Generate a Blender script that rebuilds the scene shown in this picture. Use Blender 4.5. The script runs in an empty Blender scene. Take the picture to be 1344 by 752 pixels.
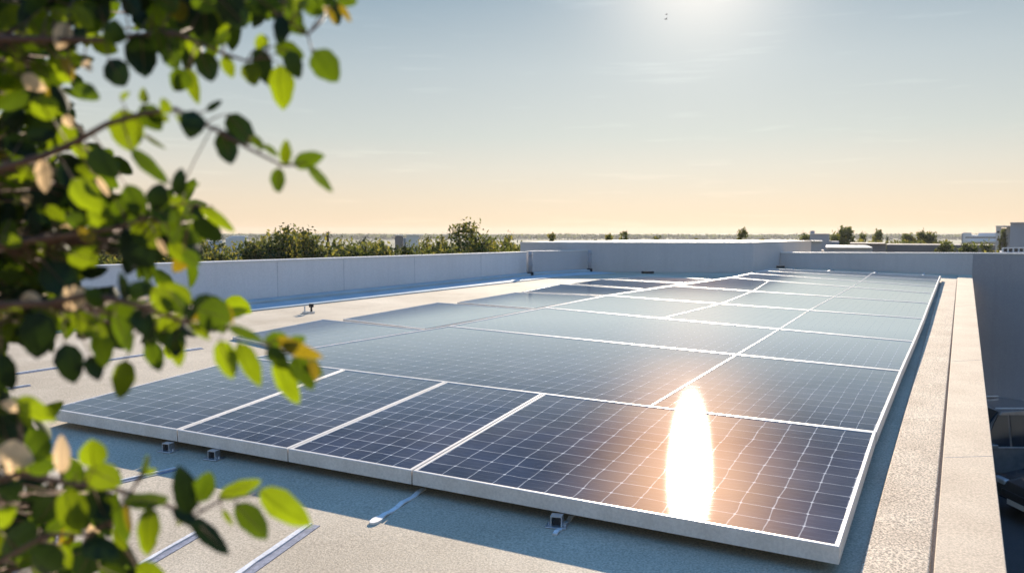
import bpy, bmesh, math, random
from mathutils import Vector, Matrix
R = math.radians
rnd = random.Random(11)

# ------------------------------------------------------------------ camera
C = bpy.context.scene
col = C.collection
W0, H0, F = 1344.0, 752.0, 1030.0
PITCH = math.atan(70 / F)
CZ = 6.1                                   # eye height above the street
cam_d = bpy.data.cameras.new('camera')
cam = bpy.data.objects.new('camera', cam_d); col.objects.link(cam)
cam.location = (0, 0, CZ)
cam.rotation_euler = (math.pi / 2 - PITCH, 0, 0)
cam_d.sensor_width = 36; cam_d.lens = F / W0 * 36
cam_d.clip_start = 0.05; cam_d.clip_end = 12000
cam_d.dof.use_dof = True; cam_d.dof.focus_distance = 5.5; cam_d.dof.aperture_fstop = 3.3
C.camera = cam

# ------------------------------------------------------------------ sky, sun, exposure
SUN_EL, SUN_AZ = R(19.5), R(13.2)         # azimuth measured from +Y towards +X
world = bpy.data.worlds.new('World'); C.world = world; world.use_nodes = True
nt = world.node_tree; nt.nodes.clear()
def wn(t, **k):
    n = nt.nodes.new(t)
    for a, b in k.items(): setattr(n, a, b)
    return n
sky = wn('ShaderNodeTexSky', sky_type='NISHITA', sun_disc=False, sun_elevation=SUN_EL, sun_rotation=SUN_AZ,
         altitude=0, air_density=1.0, dust_density=0.0, ozone_density=3.0)
bg = wn('ShaderNodeBackground'); bg.inputs[1].default_value = 0.05
bg2 = wn('ShaderNodeBackground'); bg2.inputs[1].default_value = 1.0
add = wn('ShaderNodeAddShader'); wo = wn('ShaderNodeOutputWorld')
dim = wn('ShaderNodeVectorMath', operation='SCALE'); dim.inputs['Scale'].default_value = 0.22
nt.links.new(sky.outputs[0], dim.inputs[0]); nt.links.new(dim.outputs[0], bg.inputs[0])
tc = wn('ShaderNodeTexCoord'); sep = wn('ShaderNodeSeparateXYZ')
nrm = wn('ShaderNodeVectorMath', operation='NORMALIZE'); nt.links.new(tc.outputs['Generated'], nrm.inputs[0])
nt.links.new(nrm.outputs[0], sep.inputs[0])
ramp = wn('ShaderNodeValToRGB')            # evening air: peach at the horizon, teal, then deep blue overhead
cr = ramp.color_ramp; cr.interpolation = 'LINEAR'
SKY = [(0.0, (.325, .232, .165)), (0.04, (.325, .245, .18)), (0.08, (.295, .252, .20)), (0.12, (.248, .24, .203)), (0.20, (.195, .21, .198)),
       (0.28, (.115, .15, .163)), (0.42, (.055, .125, .21)), (0.7, (.055, .165, .38)), (1.0, (.055, .165, .42))]
cr.elements[0].position = 0.0; cr.elements[0].color = (*SKY[0][1], 1)
cr.elements[1].position = 1.0; cr.elements[1].color = (*SKY[-1][1], 1)
for p_, c_ in SKY[1:-1]:
    e = cr.elements.new(p_); e.color = (*c_, 1)
nt.links.new(sep.outputs['Z'], ramp.inputs[0])
dot = wn('ShaderNodeVectorMath', operation='DOT_PRODUCT')
dot.inputs[1].default_value = (math.sin(SUN_AZ) * math.cos(SUN_EL), math.cos(SUN_AZ) * math.cos(SUN_EL), math.sin(SUN_EL))
nt.links.new(nrm.outputs[0], dot.inputs[0])
def lobe(n_, amp):                         # scattering round the sun
    c0 = wn('ShaderNodeMath', operation='MAXIMUM'); nt.links.new(dot.outputs['Value'], c0.inputs[0]); c0.inputs[1].default_value = 0
    c1 = wn('ShaderNodeMath', operation='POWER'); nt.links.new(c0.outputs[0], c1.inputs[0]); c1.inputs[1].default_value = n_
    c2 = wn('ShaderNodeVectorMath', operation='SCALE'); c2.inputs[0].default_value = amp; nt.links.new(c1.outputs[0], c2.inputs['Scale'])
    return c2.outputs[0]
def vadd(a, b):
    n = wn('ShaderNodeVectorMath', operation='ADD'); nt.links.new(a, n.inputs[0]); nt.links.new(b, n.inputs[1]); return n.outputs[0]
tot = vadd(vadd(ramp.outputs[0], lobe(200, (.34, .27, .20))), lobe(20, (.07, .055, .038)))
mp = wn('ShaderNodeMapping'); mp.inputs['Scale'].default_value = (2.2, 2.2, 26)
nt.links.new(tc.outputs['Generated'], mp.inputs[0])
nz = wn('ShaderNodeTexNoise'); nz.inputs['Scale'].default_value = 4.0; nz.inputs['Detail'].default_value = 6
nt.links.new(mp.outputs[0], nz.inputs[0])
cl = wn('ShaderNodeMapRange'); cl.inputs[1].default_value = 0.60; cl.inputs[2].default_value = 0.80
cl.inputs[3].default_value = 1.0; cl.inputs[4].default_value = 1.12
nt.links.new(nz.outputs[0], cl.inputs[0])
sc_ = wn('ShaderNodeVectorMath', operation='SCALE'); nt.links.new(tot, sc_.inputs[0]); nt.links.new(cl.outputs[0], sc_.inputs['Scale'])
nt.links.new(sc_.outputs[0], bg2.inputs[0])
nt.links.new(bg.outputs[0], add.inputs[0]); nt.links.new(bg2.outputs[0], add.inputs[1]); nt.links.new(add.outputs[0], wo.inputs[0])

sun_d = bpy.data.lights.new('sun', 'SUN'); sun_d.energy = 5.0; sun_d.angle = R(0.55); sun_d.color = (1.0, 0.86, 0.68)
sun = bpy.data.objects.new('sun', sun_d); col.objects.link(sun)
SV = Vector((math.sin(SUN_AZ) * math.cos(SUN_EL), math.cos(SUN_AZ) * math.cos(SUN_EL), math.sin(SUN_EL)))
sun.rotation_euler = SV.to_track_quat('Z', 'Y').to_euler()
sun.location = (5, 20, 30)
C.view_settings.view_transform = 'Standard'; C.view_settings.look = 'None'
C.view_settings.exposure = 1.1; C.view_settings.gamma = 1.0; C.view_settings.use_curve_mapping = False
C.cycles.use_denoising = True
C.cycles.max_bounces = 8; C.cycles.transparent_max_bounces = 8

# ------------------------------------------------------------------ geometry of the place
cp, sp = math.cos(PITCH), math.sin(PITCH)
def ray(px, py):
    u, v = px - W0 / 2, -(py - H0 / 2)
    return Vector((u, F * cp + v * sp, -F * sp + v * cp))
SL = math.tan(math.atan(98 / F) - PITCH)   # the roof deck falls towards the camera
HR = 1.645                                 # eye above the deck at the camera
def deck_z(y, h=0.0): return CZ - HR + h + SL * y
def on(px, py, h=0.0):                     # point of the plane h above the deck
    d = ray(px, py); t = (HR - h) / (SL * d.y - d.z)
    return Vector((0, 0, CZ)) + d * t
def at(px, py, Y):                         # point at distance Y
    d = ray(px, py); return Vector((0, 0, CZ)) + d * (Y / d.y)

# ------------------------------------------------------------------ object helpers
def tag(o, label=None, cat=None, group=None, kind=None):
    if label: o['label'] = label
    if cat: o['category'] = cat
    if group: o['group'] = group
    if kind: o['kind'] = kind
    return o
def empty(name, loc, rz=0):
    o = bpy.data.objects.new(name, None); col.objects.link(o)
    o.location = loc; o.rotation_euler = (0, 0, rz); o.empty_display_size = 0.1
    return o
class MB:
    def __init__(s): s.v = []; s.f = []; s.uv = {}; s.mi = {}
    def quad(s, a, b, c, d, uv=None, mi=0):
        n = len(s.v); s.v += [tuple(a), tuple(b), tuple(c), tuple(d)]; s.f.append((n, n+1, n+2, n+3))
        if uv: s.uv[len(s.f) - 1] = uv
        if mi: s.mi[len(s.f) - 1] = mi
    def poly(s, pts, mi=0):
        n = len(s.v); s.v += [tuple(p) for p in pts]; s.f.append(tuple(range(n, n + len(pts))))
        if mi: s.mi[len(s.f) - 1] = mi
    def prism(s, base, top):               # base, top: rings of equal length, counter-clockwise from above
        n = len(base); k = len(s.v); s.v += [tuple(p) for p in base] + [tuple(p) for p in top]
        s.f.append(tuple(k + i for i in reversed(range(n)))); s.f.append(tuple(k + n + i for i in range(n)))
        for i in range(n):
            j = (i + 1) % n; s.f.append((k + i, k + j, k + n + j, k + n + i))
    def box(s, c, d, rz=0, M=None):
        hx, hy, hz = d[0]/2, d[1]/2, d[2]/2
        m = M if M is not None else Matrix.Translation(c) @ Matrix.Rotation(rz, 4, 'Z')
        r = [m @ Vector(p) for p in ((-hx,-hy,-hz),(hx,-hy,-hz),(hx,hy,-hz),(-hx,hy,-hz),(-hx,-hy,hz),(hx,-hy,hz),(hx,hy,hz),(-hx,hy,hz))]
        s.prism(r[:4], r[4:])
    def tube(s, pts, rad, n=6, cap=True):
        pts = [Vector(p) for p in pts]; rings = []
        if not hasattr(rad, '__len__'): rad = [rad] * len(pts)
        up = Vector((0.13, 0.21, 0.97))
        for i, p in enumerate(pts):
            t = (pts[min(i+1, len(pts)-1)] - pts[max(i-1, 0)])
            if t.length < 1e-9: t = Vector((0, 0, 1))
            t.normalize(); a = t.cross(up)
            if a.length < 1e-3: a = t.cross(Vector((1, 0, 0)))
            a.normalize(); b = t.cross(a); k = len(s.v)
            for j in range(n):
                q = 2 * math.pi * j / n
                s.v.append(tuple(p + (a * math.cos(q) + b * math.sin(q)) * rad[i]))
            rings.append(k)
        for i in range(len(rings) - 1):
            for j in range(n):
                j2 = (j + 1) % n
                s.f.append((rings[i]+j, rings[i]+j2, rings[i+1]+j2, rings[i+1]+j))
        if cap:
            s.f.append(tuple(rings[0] + j for j in reversed(range(n)))); s.f.append(tuple(rings[-1] + j for j in range(n)))
    def build(s, name, mat, parent=None, smooth=False, bevel=0, origin=None):
        me = bpy.data.meshes.new(name)
        o0 = Vector(origin) if origin is not None else Vector((0, 0, 0))
        me.from_pydata([tuple(Vector(p) - o0) for p in s.v], [], s.f)
        for m in (mat if isinstance(mat, (list, tuple)) else [mat]): me.materials.append(m)
        if s.uv:
            ul = me.uv_layers.new(name='UVMap')
            for fi, uvs in s.uv.items():
                for li, uv in zip(me.polygons[fi].loop_indices, uvs): ul.data[li].uv = uv
        for fi, m in s.mi.items(): me.polygons[fi].material_index = m
        if smooth: me.shade_smooth()
        me.update()
        o = bpy.data.objects.new(name, me); col.objects.link(o)
        if origin is not None: o.location = o0
        if parent: o.parent = parent
        if bevel:
            b = o.modifiers.new('bevel', 'BEVEL'); b.width = bevel; b.segments = 2; b.limit_method = 'ANGLE'; b.angle_limit = R(40)
            me.shade_smooth()
            w = o.modifiers.new('wn', 'WEIGHTED_NORMAL'); w.keep_sharp = False
        return o
def kids(o): return [c for c in bpy.data.objects if c.parent == o]
def copy_tree(o, parent=None):
    c = o.copy(); col.objects.link(c); c.parent = parent
    for ch in kids(o): copy_tree(ch, c)
    return c

# ------------------------------------------------------------------ materials
def mat(name):
    m = bpy.data.materials.new(name); m.use_nodes = True
    t = m.node_tree; return m, t, t.nodes['Principled BSDF'], t.nodes['Material Output']
def noise(t, scale, detail=4, coord='Object', vec=None, rough=0.55):
    n = t.nodes.new('ShaderNodeTexNoise'); n.inputs['Scale'].default_value = scale; n.inputs['Detail'].default_value = detail
    n.inputs['Roughness'].default_value = rough
    if vec is None:
        c = t.nodes.new('ShaderNodeTexCoord'); vec = c.outputs[coord]
    t.links.new(vec, n.inputs[0]); return n.outputs[0]
def mapr(t, s, a, b, c, d):
    n = t.nodes.new('ShaderNodeMapRange'); n.inputs[1].default_value = a; n.inputs[2].default_value = b
    n.inputs[3].default_value = c; n.inputs[4].default_value = d; t.links.new(s, n.inputs[0]); return n.outputs[0]
def mixc(t, f, a, b, mode='MIX'):
    n = t.nodes.new('ShaderNodeMix'); n.data_type = 'RGBA'; n.blend_type = mode
    for i, x in ((0, f), (6, a), (7, b)):
        if isinstance(x, bpy.types.NodeSocket): t.links.new(x, n.inputs[i])
        elif i == 0: n.inputs[0].default_value = x
        else: n.inputs[i].default_value = (*x, 1)
    return n.outputs[2]
def math_(t, op, a, b=None, c=None):
    n = t.nodes.new('ShaderNodeMath'); n.operation = op
    for i, x in enumerate((a, b, c)):
        if x is None: continue
        if isinstance(x, bpy.types.NodeSocket): t.links.new(x, n.inputs[i])
        else: n.inputs[i].default_value = x
    return n.outputs[0]
def bump(t, p, h, strength, dist=0.01):
    n = t.nodes.new('ShaderNodeBump'); n.inputs['Strength'].default_value = strength; n.inputs['Distance'].default_value = dist
    t.links.new(h, n.inputs['Height']); t.links.new(n.outputs[0], p.inputs['Normal'])
def mottled(name, c1, c2, scale=3, rough=0.7, fine=0, fdark=0.75, bstr=0.0, bscale=60, spec=0.3, metal=0, streak=0):
    m, t, p, o = mat(name)
    f = mapr(t, noise(t, scale, 6), 0.3, 0.7, 0, 1)
    c = mixc(t, f, c1, c2)
    if fine:
        g = mapr(t, noise(t, fine, 3, rough=0.7), 0.38, 0.62, fdark, 2 - fdark)
        k = t.nodes.new('ShaderNodeMix'); k.data_type = 'RGBA'; k.blend_type = 'MULTIPLY'; k.inputs[0].default_value = 1
        t.links.new(c, k.inputs[6]); t.links.new(g, k.inputs[7]); c = k.outputs[2]
    if streak:                             # rain streaks running down
        tc_ = t.nodes.new('ShaderNodeTexCoord'); mp_ = t.nodes.new('ShaderNodeMapping'); mp_.inputs['Scale'].default_value = (5, 5, 0.35)
        t.links.new(tc_.outputs['Object'], mp_.inputs[0])
        s_ = mapr(t, noise(t, 2.0, 5, vec=mp_.outputs[0]), 0.45, 0.75, 1.0, 1 - streak)
        k = t.nodes.new('ShaderNodeMix'); k.data_type = 'RGBA'; k.blend_type = 'MULTIPLY'; k.inputs[0].default_value = 1
        t.links.new(c, k.inputs[6]); t.links.new(s_, k.inputs[7]); c = k.outputs[2]
    t.links.new(c, p.inputs['Base Color'])
    p.inputs['Roughness'].default_value = rough; p.inputs['Specular IOR Level'].default_value = spec; p.inputs['Metallic'].default_value = metal
    if bstr: bump(t, p, noise(t, bscale, 4, rough=0.7), bstr, 0.006)
    return m
M = {}
M['deck'] = mottled('deck_screed', (0.41, 0.335, 0.24), (0.57, 0.485, 0.365), 0.9, 0.85, fine=85, fdark=0.76, bstr=0.5, bscale=120)
M['kerb'] = mottled('kerb_concrete', (0.48, 0.37, 0.26), (0.62, 0.50, 0.365), 2.2, 0.9, fine=90, fdark=0.42, bstr=0.7, bscale=100)
M['coping'] = mottled('coping_concrete', (0.50, 0.385, 0.27), (0.60, 0.48, 0.345), 2.0, 0.85, fine=85, fdark=0.80, bstr=0.4, bscale=120)
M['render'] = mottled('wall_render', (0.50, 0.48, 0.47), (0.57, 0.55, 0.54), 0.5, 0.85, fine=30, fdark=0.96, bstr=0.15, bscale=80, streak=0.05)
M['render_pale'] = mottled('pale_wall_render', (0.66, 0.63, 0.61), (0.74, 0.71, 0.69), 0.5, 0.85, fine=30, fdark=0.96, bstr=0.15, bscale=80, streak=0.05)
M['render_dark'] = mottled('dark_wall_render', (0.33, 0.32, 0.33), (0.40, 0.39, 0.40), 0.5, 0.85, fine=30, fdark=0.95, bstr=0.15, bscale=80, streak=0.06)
M['cap'] = mottled('wall_cap', (0.70, 0.66, 0.60), (0.80, 0.76, 0.70), 3, 0.6)
M['shade_strip'] = mottled('shade_blue_strip', (0.36, 0.42, 0.44), (0.46, 0.52, 0.52), 2, 0.6, streak=0)  # blue-grey tint paints the shade band at the wall foot
M['frame'] = mottled('painted_frame', (0.62, 0.56, 0.49), (0.73, 0.67, 0.60), 6, 0.42, fine=60, fdark=0.93, spec=0.5)
M['galv'] = mottled('galvanised_steel', (0.45, 0.47, 0.50), (0.62, 0.64, 0.66), 30, 0.35, metal=0.8, spec=0.5)
M['black'] = mottled('black_rubber', (0.02, 0.02, 0.022), (0.035, 0.035, 0.04), 20, 0.6)
M['tape'] = mottled('seam_tape', (0.62, 0.60, 0.58), (0.78, 0.76, 0.74), 8, 0.45, fine=50, fdark=0.9, bstr=0.5, bscale=30)
M['groove'] = mottled('joint_filler', (0.16, 0.17, 0.22), (0.26, 0.27, 0.32), 20, 0.7, fine=60, fdark=0.8)
M['ground'] = mottled('ground_cover', (0.05, 0.07, 0.03), (0.14, 0.13, 0.08), 0.02, 0.95, fine=0.3, fdark=0.7)
M['asphalt'] = mottled('asphalt', (0.06, 0.055, 0.055), (0.08, 0.075, 0.072), 0.6, 0.85, fine=60, fdark=0.8, bstr=0.3, bscale=90)
M['bark'] = mottled('bark', (0.06, 0.035, 0.025), (0.11, 0.07, 0.05), 30, 0.8, bstr=0.5, bscale=80)
M['twig'] = mottled('reddish_twig', (0.10, 0.045, 0.03), (0.17, 0.09, 0.05), 40, 0.6)
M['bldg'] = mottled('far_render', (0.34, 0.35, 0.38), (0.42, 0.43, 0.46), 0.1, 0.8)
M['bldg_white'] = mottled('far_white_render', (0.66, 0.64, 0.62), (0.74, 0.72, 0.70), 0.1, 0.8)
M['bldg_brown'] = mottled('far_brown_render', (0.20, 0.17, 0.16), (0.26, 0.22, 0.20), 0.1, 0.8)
M['darkglass'] = mottled('dark_glazing', (0.02, 0.025, 0.035), (0.03, 0.04, 0.05), 0.5, 0.12, spec=0.6)

def solar_mat(name, base=(0.010, 0.017, 0.042), wave=1.0):
    m, t, p, out = mat(name)
    uvn = t.nodes.new('ShaderNodeUVMap'); sx = t.nodes.new('ShaderNodeSeparateXYZ'); t.links.new(uvn.outputs[0], sx.inputs[0])
    # hand-laid cells: the lines wander slightly
    tcn = t.nodes.new('ShaderNodeTexCoord')
    w1 = mapr(t, noise(t, 3.0, 3, vec=tcn.outputs['Object']), 0, 1, -0.11, 0.11)
    w2 = mapr(t, noise(t, 2.4, 3, vec=tcn.outputs['Object']), 0, 1, -0.11, 0.11)
    u = math_(t, 'ADD', sx.outputs[0], w1); v = math_(t, 'ADD', sx.outputs[1], w2)
    du = math_(t, 'ABSOLUTE', math_(t, 'SUBTRACT', math_(t, 'FRACT', u), 0.5))
    dv = math_(t, 'ABSOLUTE', math_(t, 'SUBTRACT', math_(t, 'FRACT', v), 0.5))
    br = mapr(t, noise(t, 9, 3, vec=tcn.outputs['Object']), 0.35, 0.65, 0.0, 0.012)   # lines fade and thicken
    lu = mapr(t, math_(t, 'ADD', du, br), 0.483, 0.494, 0, 1)
    lv = mapr(t, math_(t, 'ADD', dv, br), 0.483, 0.494, 0, 1)
    dia = mapr(t, math_(t, 'ADD', du, dv), 0.925, 0.945, 0, 1)                          # cropped cell corners
    line = math_(t, 'MAXIMUM', math_(t, 'MAXIMUM', math_(t, 'MULTIPLY', lu, 0.6), math_(t, 'MULTIPLY', lv, 0.6)), dia)
    # busbars: fine lines across each cell
    fb = math_(t, 'ABSOLUTE', math_(t, 'SUBTRACT', math_(t, 'FRACT', math_(t, 'MULTIPLY', v, 3.0)), 0.5))
    bus = math_(t, 'MULTIPLY', mapr(t, fb, 0.465, 0.49, 0, 1), 0.16)
    c = mixc(t, mapr(t, noise(t, 2.2, 5), 0.3, 0.7, 0, 1), base, tuple(x * 1.9 for x in base))
    c = mixc(t, bus, c, (0.35, 0.38, 0.42)); c = mixc(t, line, c, (0.62, 0.64, 0.66))
    oi = t.nodes.new('ShaderNodeObjectInfo')   # modules differ a little
    vk = t.nodes.new('ShaderNodeMix'); vk.data_type = 'RGBA'; vk.blend_type = 'MULTIPLY'; vk.inputs[0].default_value = 1
    t.links.new(c, vk.inputs[6]); t.links.new(mapr(t, oi.outputs['Random'], 0, 1, 0.75, 1.3), vk.inputs[7]); c = vk.outputs[2]
    mpu = t.nodes.new('ShaderNodeMapping'); mpu.inputs['Scale'].default_value = (0.9, 11, 1); t.links.new(uvn.outputs[0], mpu.inputs[0])
    stk = mapr(t, noise(t, 1.3, 5, vec=mpu.outputs[0], rough=0.6), 0.56, 0.72, 0, 0.5)     # streaky glass highlights painted into the cell colour
    c = mixc(t, stk, c, (0.11, 0.14, 0.19))
    # dust film
    dust = mapr(t, noise(t, 0.9, 7, rough=0.65), 0.35, 0.75, 0.0, 0.15)
    c = mixc(t, dust, c, (0.45, 0.40, 0.34))
    t.links.new(c, p.inputs['Base Color'])
    p.inputs['Roughness'].default_value = 1.0; p.inputs['Specular IOR Level'].default_value = 0.0
    # ripples of the encapsulant, drawn out across the module
    mp_ = t.nodes.new('ShaderNodeMapping'); mp_.inputs['Scale'].default_value = (1.2, 7, 1); mp_.inputs['Rotation'].default_value = (0, 0, R(20))
    t.links.new(tcn.outputs['Object'], mp_.inputs[0])
    bp = t.nodes.new('ShaderNodeBump'); bp.inputs['Strength'].default_value = 0.045; bp.inputs['Distance'].default_value = 0.004
    t.links.new(math_(t, 'ADD', noise(t, 5.0, 4, vec=mp_.outputs[0]), math_(t, 'MULTIPLY', line, -0.15)), bp.inputs['Height'])
    def gloss(rough, colr):
        g = t.nodes.new('ShaderNodeBsdfAnisotropic'); g.distribution = 'BECKMANN'; g.inputs['Roughness'].default_value = rough
        g.inputs['Color'].default_value = (*colr, 1); t.links.new(bp.outputs[0], g.inputs['Normal']); return g.outputs[0]
    fr = t.nodes.new('ShaderNodeFresnel'); fr.inputs[0].default_value = 1.62
    g1 = gloss(0.125, (.91, .96, 1)); g2 = gloss(0.36, (1.0, 0.62, 0.36))       # clean glass, and an orange lobe added to draw the glare's warm halo
    m0 = t.nodes.new('ShaderNodeMixShader'); t.links.new(mapr(t, fr.outputs[0], 0.20, 0.40, 0.0066, 0.0007), m0.inputs[0])
    t.links.new(g2, m0.inputs[2])
    ms = t.nodes.new('ShaderNodeMixShader'); t.links.new(math_(t, 'MULTIPLY', mapr(t, fr.outputs[0], 0.25, 0.49, 0.10, 0.95), math_(t, 'SUBTRACT', 1.0, math_(t, 'MULTIPLY', line, 0.5))), ms.inputs[0])
    t.links.new(p.outputs[0], ms.inputs[1]); t.links.new(g1, ms.inputs[2]); t.links.new(ms.outputs[0], m0.inputs[1]); t.links.new(m0.outputs[0], out.inputs[0])
    return m
M['cells'] = solar_mat('solar_cells')

def leaf_mat(name, c, trans, tint, rough=0.5, spec=0.22, vein=True):
    m, t, p, out = mat(name)
    f = mapr(t, noise(t, 14, 4), 0.35, 0.65, 0.75, 1.25)
    k = t.nodes.new('ShaderNodeMix'); k.data_type = 'RGBA'; k.blend_type = 'MULTIPLY'; k.inputs[0].default_value = 1
    k.inputs[6].default_value = (*c, 1); t.links.new(f, k.inputs[7])
    t.links.new(k.outputs[2], p.inputs['Base Color'])
    p.inputs['Roughness'].default_value = rough; p.inputs['Specular IOR Level'].default_value = spec
    tr = t.nodes.new('ShaderNodeBsdfTranslucent')
    k2 = t.nodes.new('ShaderNodeMix'); k2.data_type = 'RGBA'; k2.blend_type = 'MULTIPLY'; k2.inputs[0].default_value = 1
    k2.inputs[6].default_value = (*tint, 1); t.links.new(f, k2.inputs[7]); t.links.new(k2.outputs[2], tr.inputs[0])
    ms = t.nodes.new('ShaderNodeMixShader'); ms.inputs[0].default_value = trans
    t.links.new(p.outputs[0], ms.inputs[1]); t.links.new(tr.outputs[0], ms.inputs[2]); t.links.new(ms.outputs[0], out.inputs[0])
    return m
M['leaf_L'] = leaf_mat('backlit_leaf', (0.06, 0.10, 0.006), 0.55, (0.185, 0.25, 0.004))  # sun shining through is brightened into this leaf colour
M['leaf_M'] = leaf_mat('green_leaf', (0.035, 0.065, 0.006), 0.45, (0.085, 0.135, 0.003))
M['leaf_D'] = leaf_mat('shaded_leaf', (0.012, 0.024, 0.005), 0.2, (0.02, 0.04, 0.003))  # dark tone paints leaves shaded by their neighbours
M['leaf_Y'] = leaf_mat('yellow_leaf', (0.13, 0.11, 0.01), 0.5, (0.26, 0.19, 0.008))
M['leaf_P'] = leaf_mat('pale_leaf', (0.60, 0.45, 0.28), 0.45, (0.80, 0.58, 0.34), rough=0.6)  # pale peach leaf tone
M['tree_leaf'] = leaf_mat('tree_foliage', (0.055, 0.085, 0.025), 0.35, (0.16, 0.18, 0.03), rough=0.8, spec=0.08)
M['tree_leaf2'] = leaf_mat('tree_foliage_warm', (0.10, 0.11, 0.025), 0.4, (0.28, 0.25, 0.04), rough=0.8, spec=0.08)
M['tree_dark'] = leaf_mat('tree_foliage_dark', (0.03, 0.05, 0.02), 0.2, (0.06, 0.08, 0.02), rough=0.8, spec=0.08)

# ------------------------------------------------------------------ ground and street
g = MB(); g.quad((-6000, -3000, 0), (6000, -3000, 0), (6000, 9000, 0), (-6000, 9000, 0))
tag(g.build('ground', M['ground']), 'green and brown open land running to the horizon', 'ground', kind='structure')
g = MB(); g.quad((2, -10, 0.004), (60, -10, 0.004), (60, 21, 0.004), (2, 21, 0.004))
tag(g.build('road', M['asphalt']), 'shaded dark asphalt yard below the roof', 'road', kind='structure')

# ------------------------------------------------------------------ our roof
KL0, KL1 = on(1145, 752), on(1238, 360)
CP = [on(1225, 752, 0.03), on(1322, 752, 0.03), on(1276, 360.5, 0.03), on(1257, 360.5, 0.03)]   # coping
def ext(a, b, y):                          # point of line a-b at this y
    k = (y - a.y) / (b.y - a.y); return a + (b - a) * k
A0, A1 = on(311, 400), on(691, 361.3)
AL = ext(A0, A1, -2.0)
YF = -2.0
cr0, cr1 = ext(CP[1], CP[2], YF), ext(CP[1], CP[2], 20.2)
g = MB()
poly = [(AL.x - 0.25, YF), (cr0.x, YF), (cr1.x, 20.2), (cr1.x, 24.5), (A1.x - 0.6, 24.5), (A1.x - 0.28, A1.y)]
g.prism([(x, y, 0) for x, y in poly], [(x, y, deck_z(y)) for x, y in poly])
tag(g.build('roof_deck', M['deck']), 'sunlit beige screed roof deck under the solar panels', 'roof', kind='structure')

def wall(name, pts_base, ztops, thick_dir, mat_, cap=True, label='', zb=None, capt=0.03, over=0.012, cat='wall', group=None):
    """wall along a polyline of base points; thick_dir = vector to its back"""
    root = empty(name, (pts_base[0] + pts_base[-1]) / 2); root.location.z = min(p.z for p in pts_base) if zb is None else zb
    inv = Matrix.Translation(-root.location)
    b = MB(); c = MB(); T = Vector(thick_dir)
    for i in range(len(pts_base) - 1):
        p, q = pts_base[i], pts_base[i+1]
        zp, zq = (p.z - 0.01, q.z - 0.01) if zb is None else (zb, zb)
        tp, tq = ztops[i], ztops[i+1]
        f = lambda v, z: inv @ Vector((v.x, v.y, z))
        ring = [p, q, q + T, p + T]
        zs = [zp, zq, zq, zp]; zt = [tp, tq, tq, tp]
        area = sum(ring[k].x * ring[(k+1) % 4].y - ring[(k+1) % 4].x * ring[k].y for k in range(4))
        order = [0, 1, 2, 3] if area > 0 else [3, 2, 1, 0]
        b.prism([f(ring[k], zs[k]) for k in order], [f(ring[k], zt[k]) for k in order])
        if cap:
            n = T.normalized(); d = (q - p).normalized() * 0
            ring2 = [p - n * over - d, q - n * over + d, q + T + n * over + d, p + T + n * over - d]
            c.prism([f(ring2[k], zt[k]) for k in order], [f(ring2[k], zt[k] + capt) for k in order])
    b.build('wall_body', mat_, root)
    if cap: c.build('coping', M['cap'], root, bevel=0.006)
    return tag(root, label, cat, group)
def ztop(px, py, P): return at(px, py, P.y).z
# left parapet
nA = Vector(((A1 - A0).y * -1, (A1 - A0).x, 0)).normalized() * 0.22
zA0, zA1 = ztop(311, 342.5, A0), ztop(691, 330.5, A1)
kA = (zA1 - zA0) / (A1.y - A0.y)
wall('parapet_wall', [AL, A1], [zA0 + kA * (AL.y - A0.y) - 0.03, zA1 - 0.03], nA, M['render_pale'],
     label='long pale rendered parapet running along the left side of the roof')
B0, B1 = on(698, 360.8), on(771, 356.4)
wall('parapet_wall', [B0, B1], [ztop(698, 329.5, B0) - 0.02, ztop(771, 328.5, B1) - 0.02], nA, M['render'],
     label='short lower parapet between the two dark downpipes', capt=0.02)
# raised block at the back
C0, C1 = on(772, 356.4), on(988, 357.8)
dirC = (C1 - C0).normalized(); CL = C0 - dirC * (C0.x - at(683, 330, C0.y).x) / dirC.x
C2 = on(1030, 349.5)
CR = C1 + (C2 - C1) * 2.0
zc = ztop(900, 318, C1)
g = MB(); base = [CL, C1, CR, CR + Vector((-6.2, 0.6, 0))]
root = empty('roof_bulkhead', (C1.x - 2, C1.y + 1, deck_z(C1.y))); inv = -root.location
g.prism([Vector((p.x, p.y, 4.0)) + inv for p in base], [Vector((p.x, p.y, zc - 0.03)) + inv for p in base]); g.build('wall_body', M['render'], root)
g = MB(); cen = sum(base, Vector()) / 4
b2 = [cen + (p - cen) * 1.004 for p in base]
g.prism([Vector((p.x, p.y, zc - 0.03)) + inv for p in b2], [Vector((p.x, p.y, zc)) + inv for p in b2]); g.build('coping', M['cap'], root)
tag(root, 'tall blue grey bulkhead block at the back of the roof behind the panels', 'wall')
# end wall, carries on past our roof down to the yard
D0, D1, D2 = on(1024, 350.8), on(1235, 359.6), on(1276, 361.2)
D3 = D2 + (D2 - D1).normalized() * 14
zD = [ztop(1029, 331.2, D0), ztop(1235, 331.5, D1), ztop(1276, 331.8, D2)]
zD3 = zD[2] + 0.0
wall('end_wall', [D0, D2], [zD[0] - 0.03, zD[2] - 0.03], Vector((0.02, 0.28, 0)), M['render'],
     label='low end wall with a pale cap crossing behind the far edge of the panels')
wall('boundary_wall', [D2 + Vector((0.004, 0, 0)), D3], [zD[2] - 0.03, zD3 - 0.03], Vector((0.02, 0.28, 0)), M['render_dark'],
     label='tall dark wall dropping to the yard beyond the right roof edge', zb=0.0)

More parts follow.
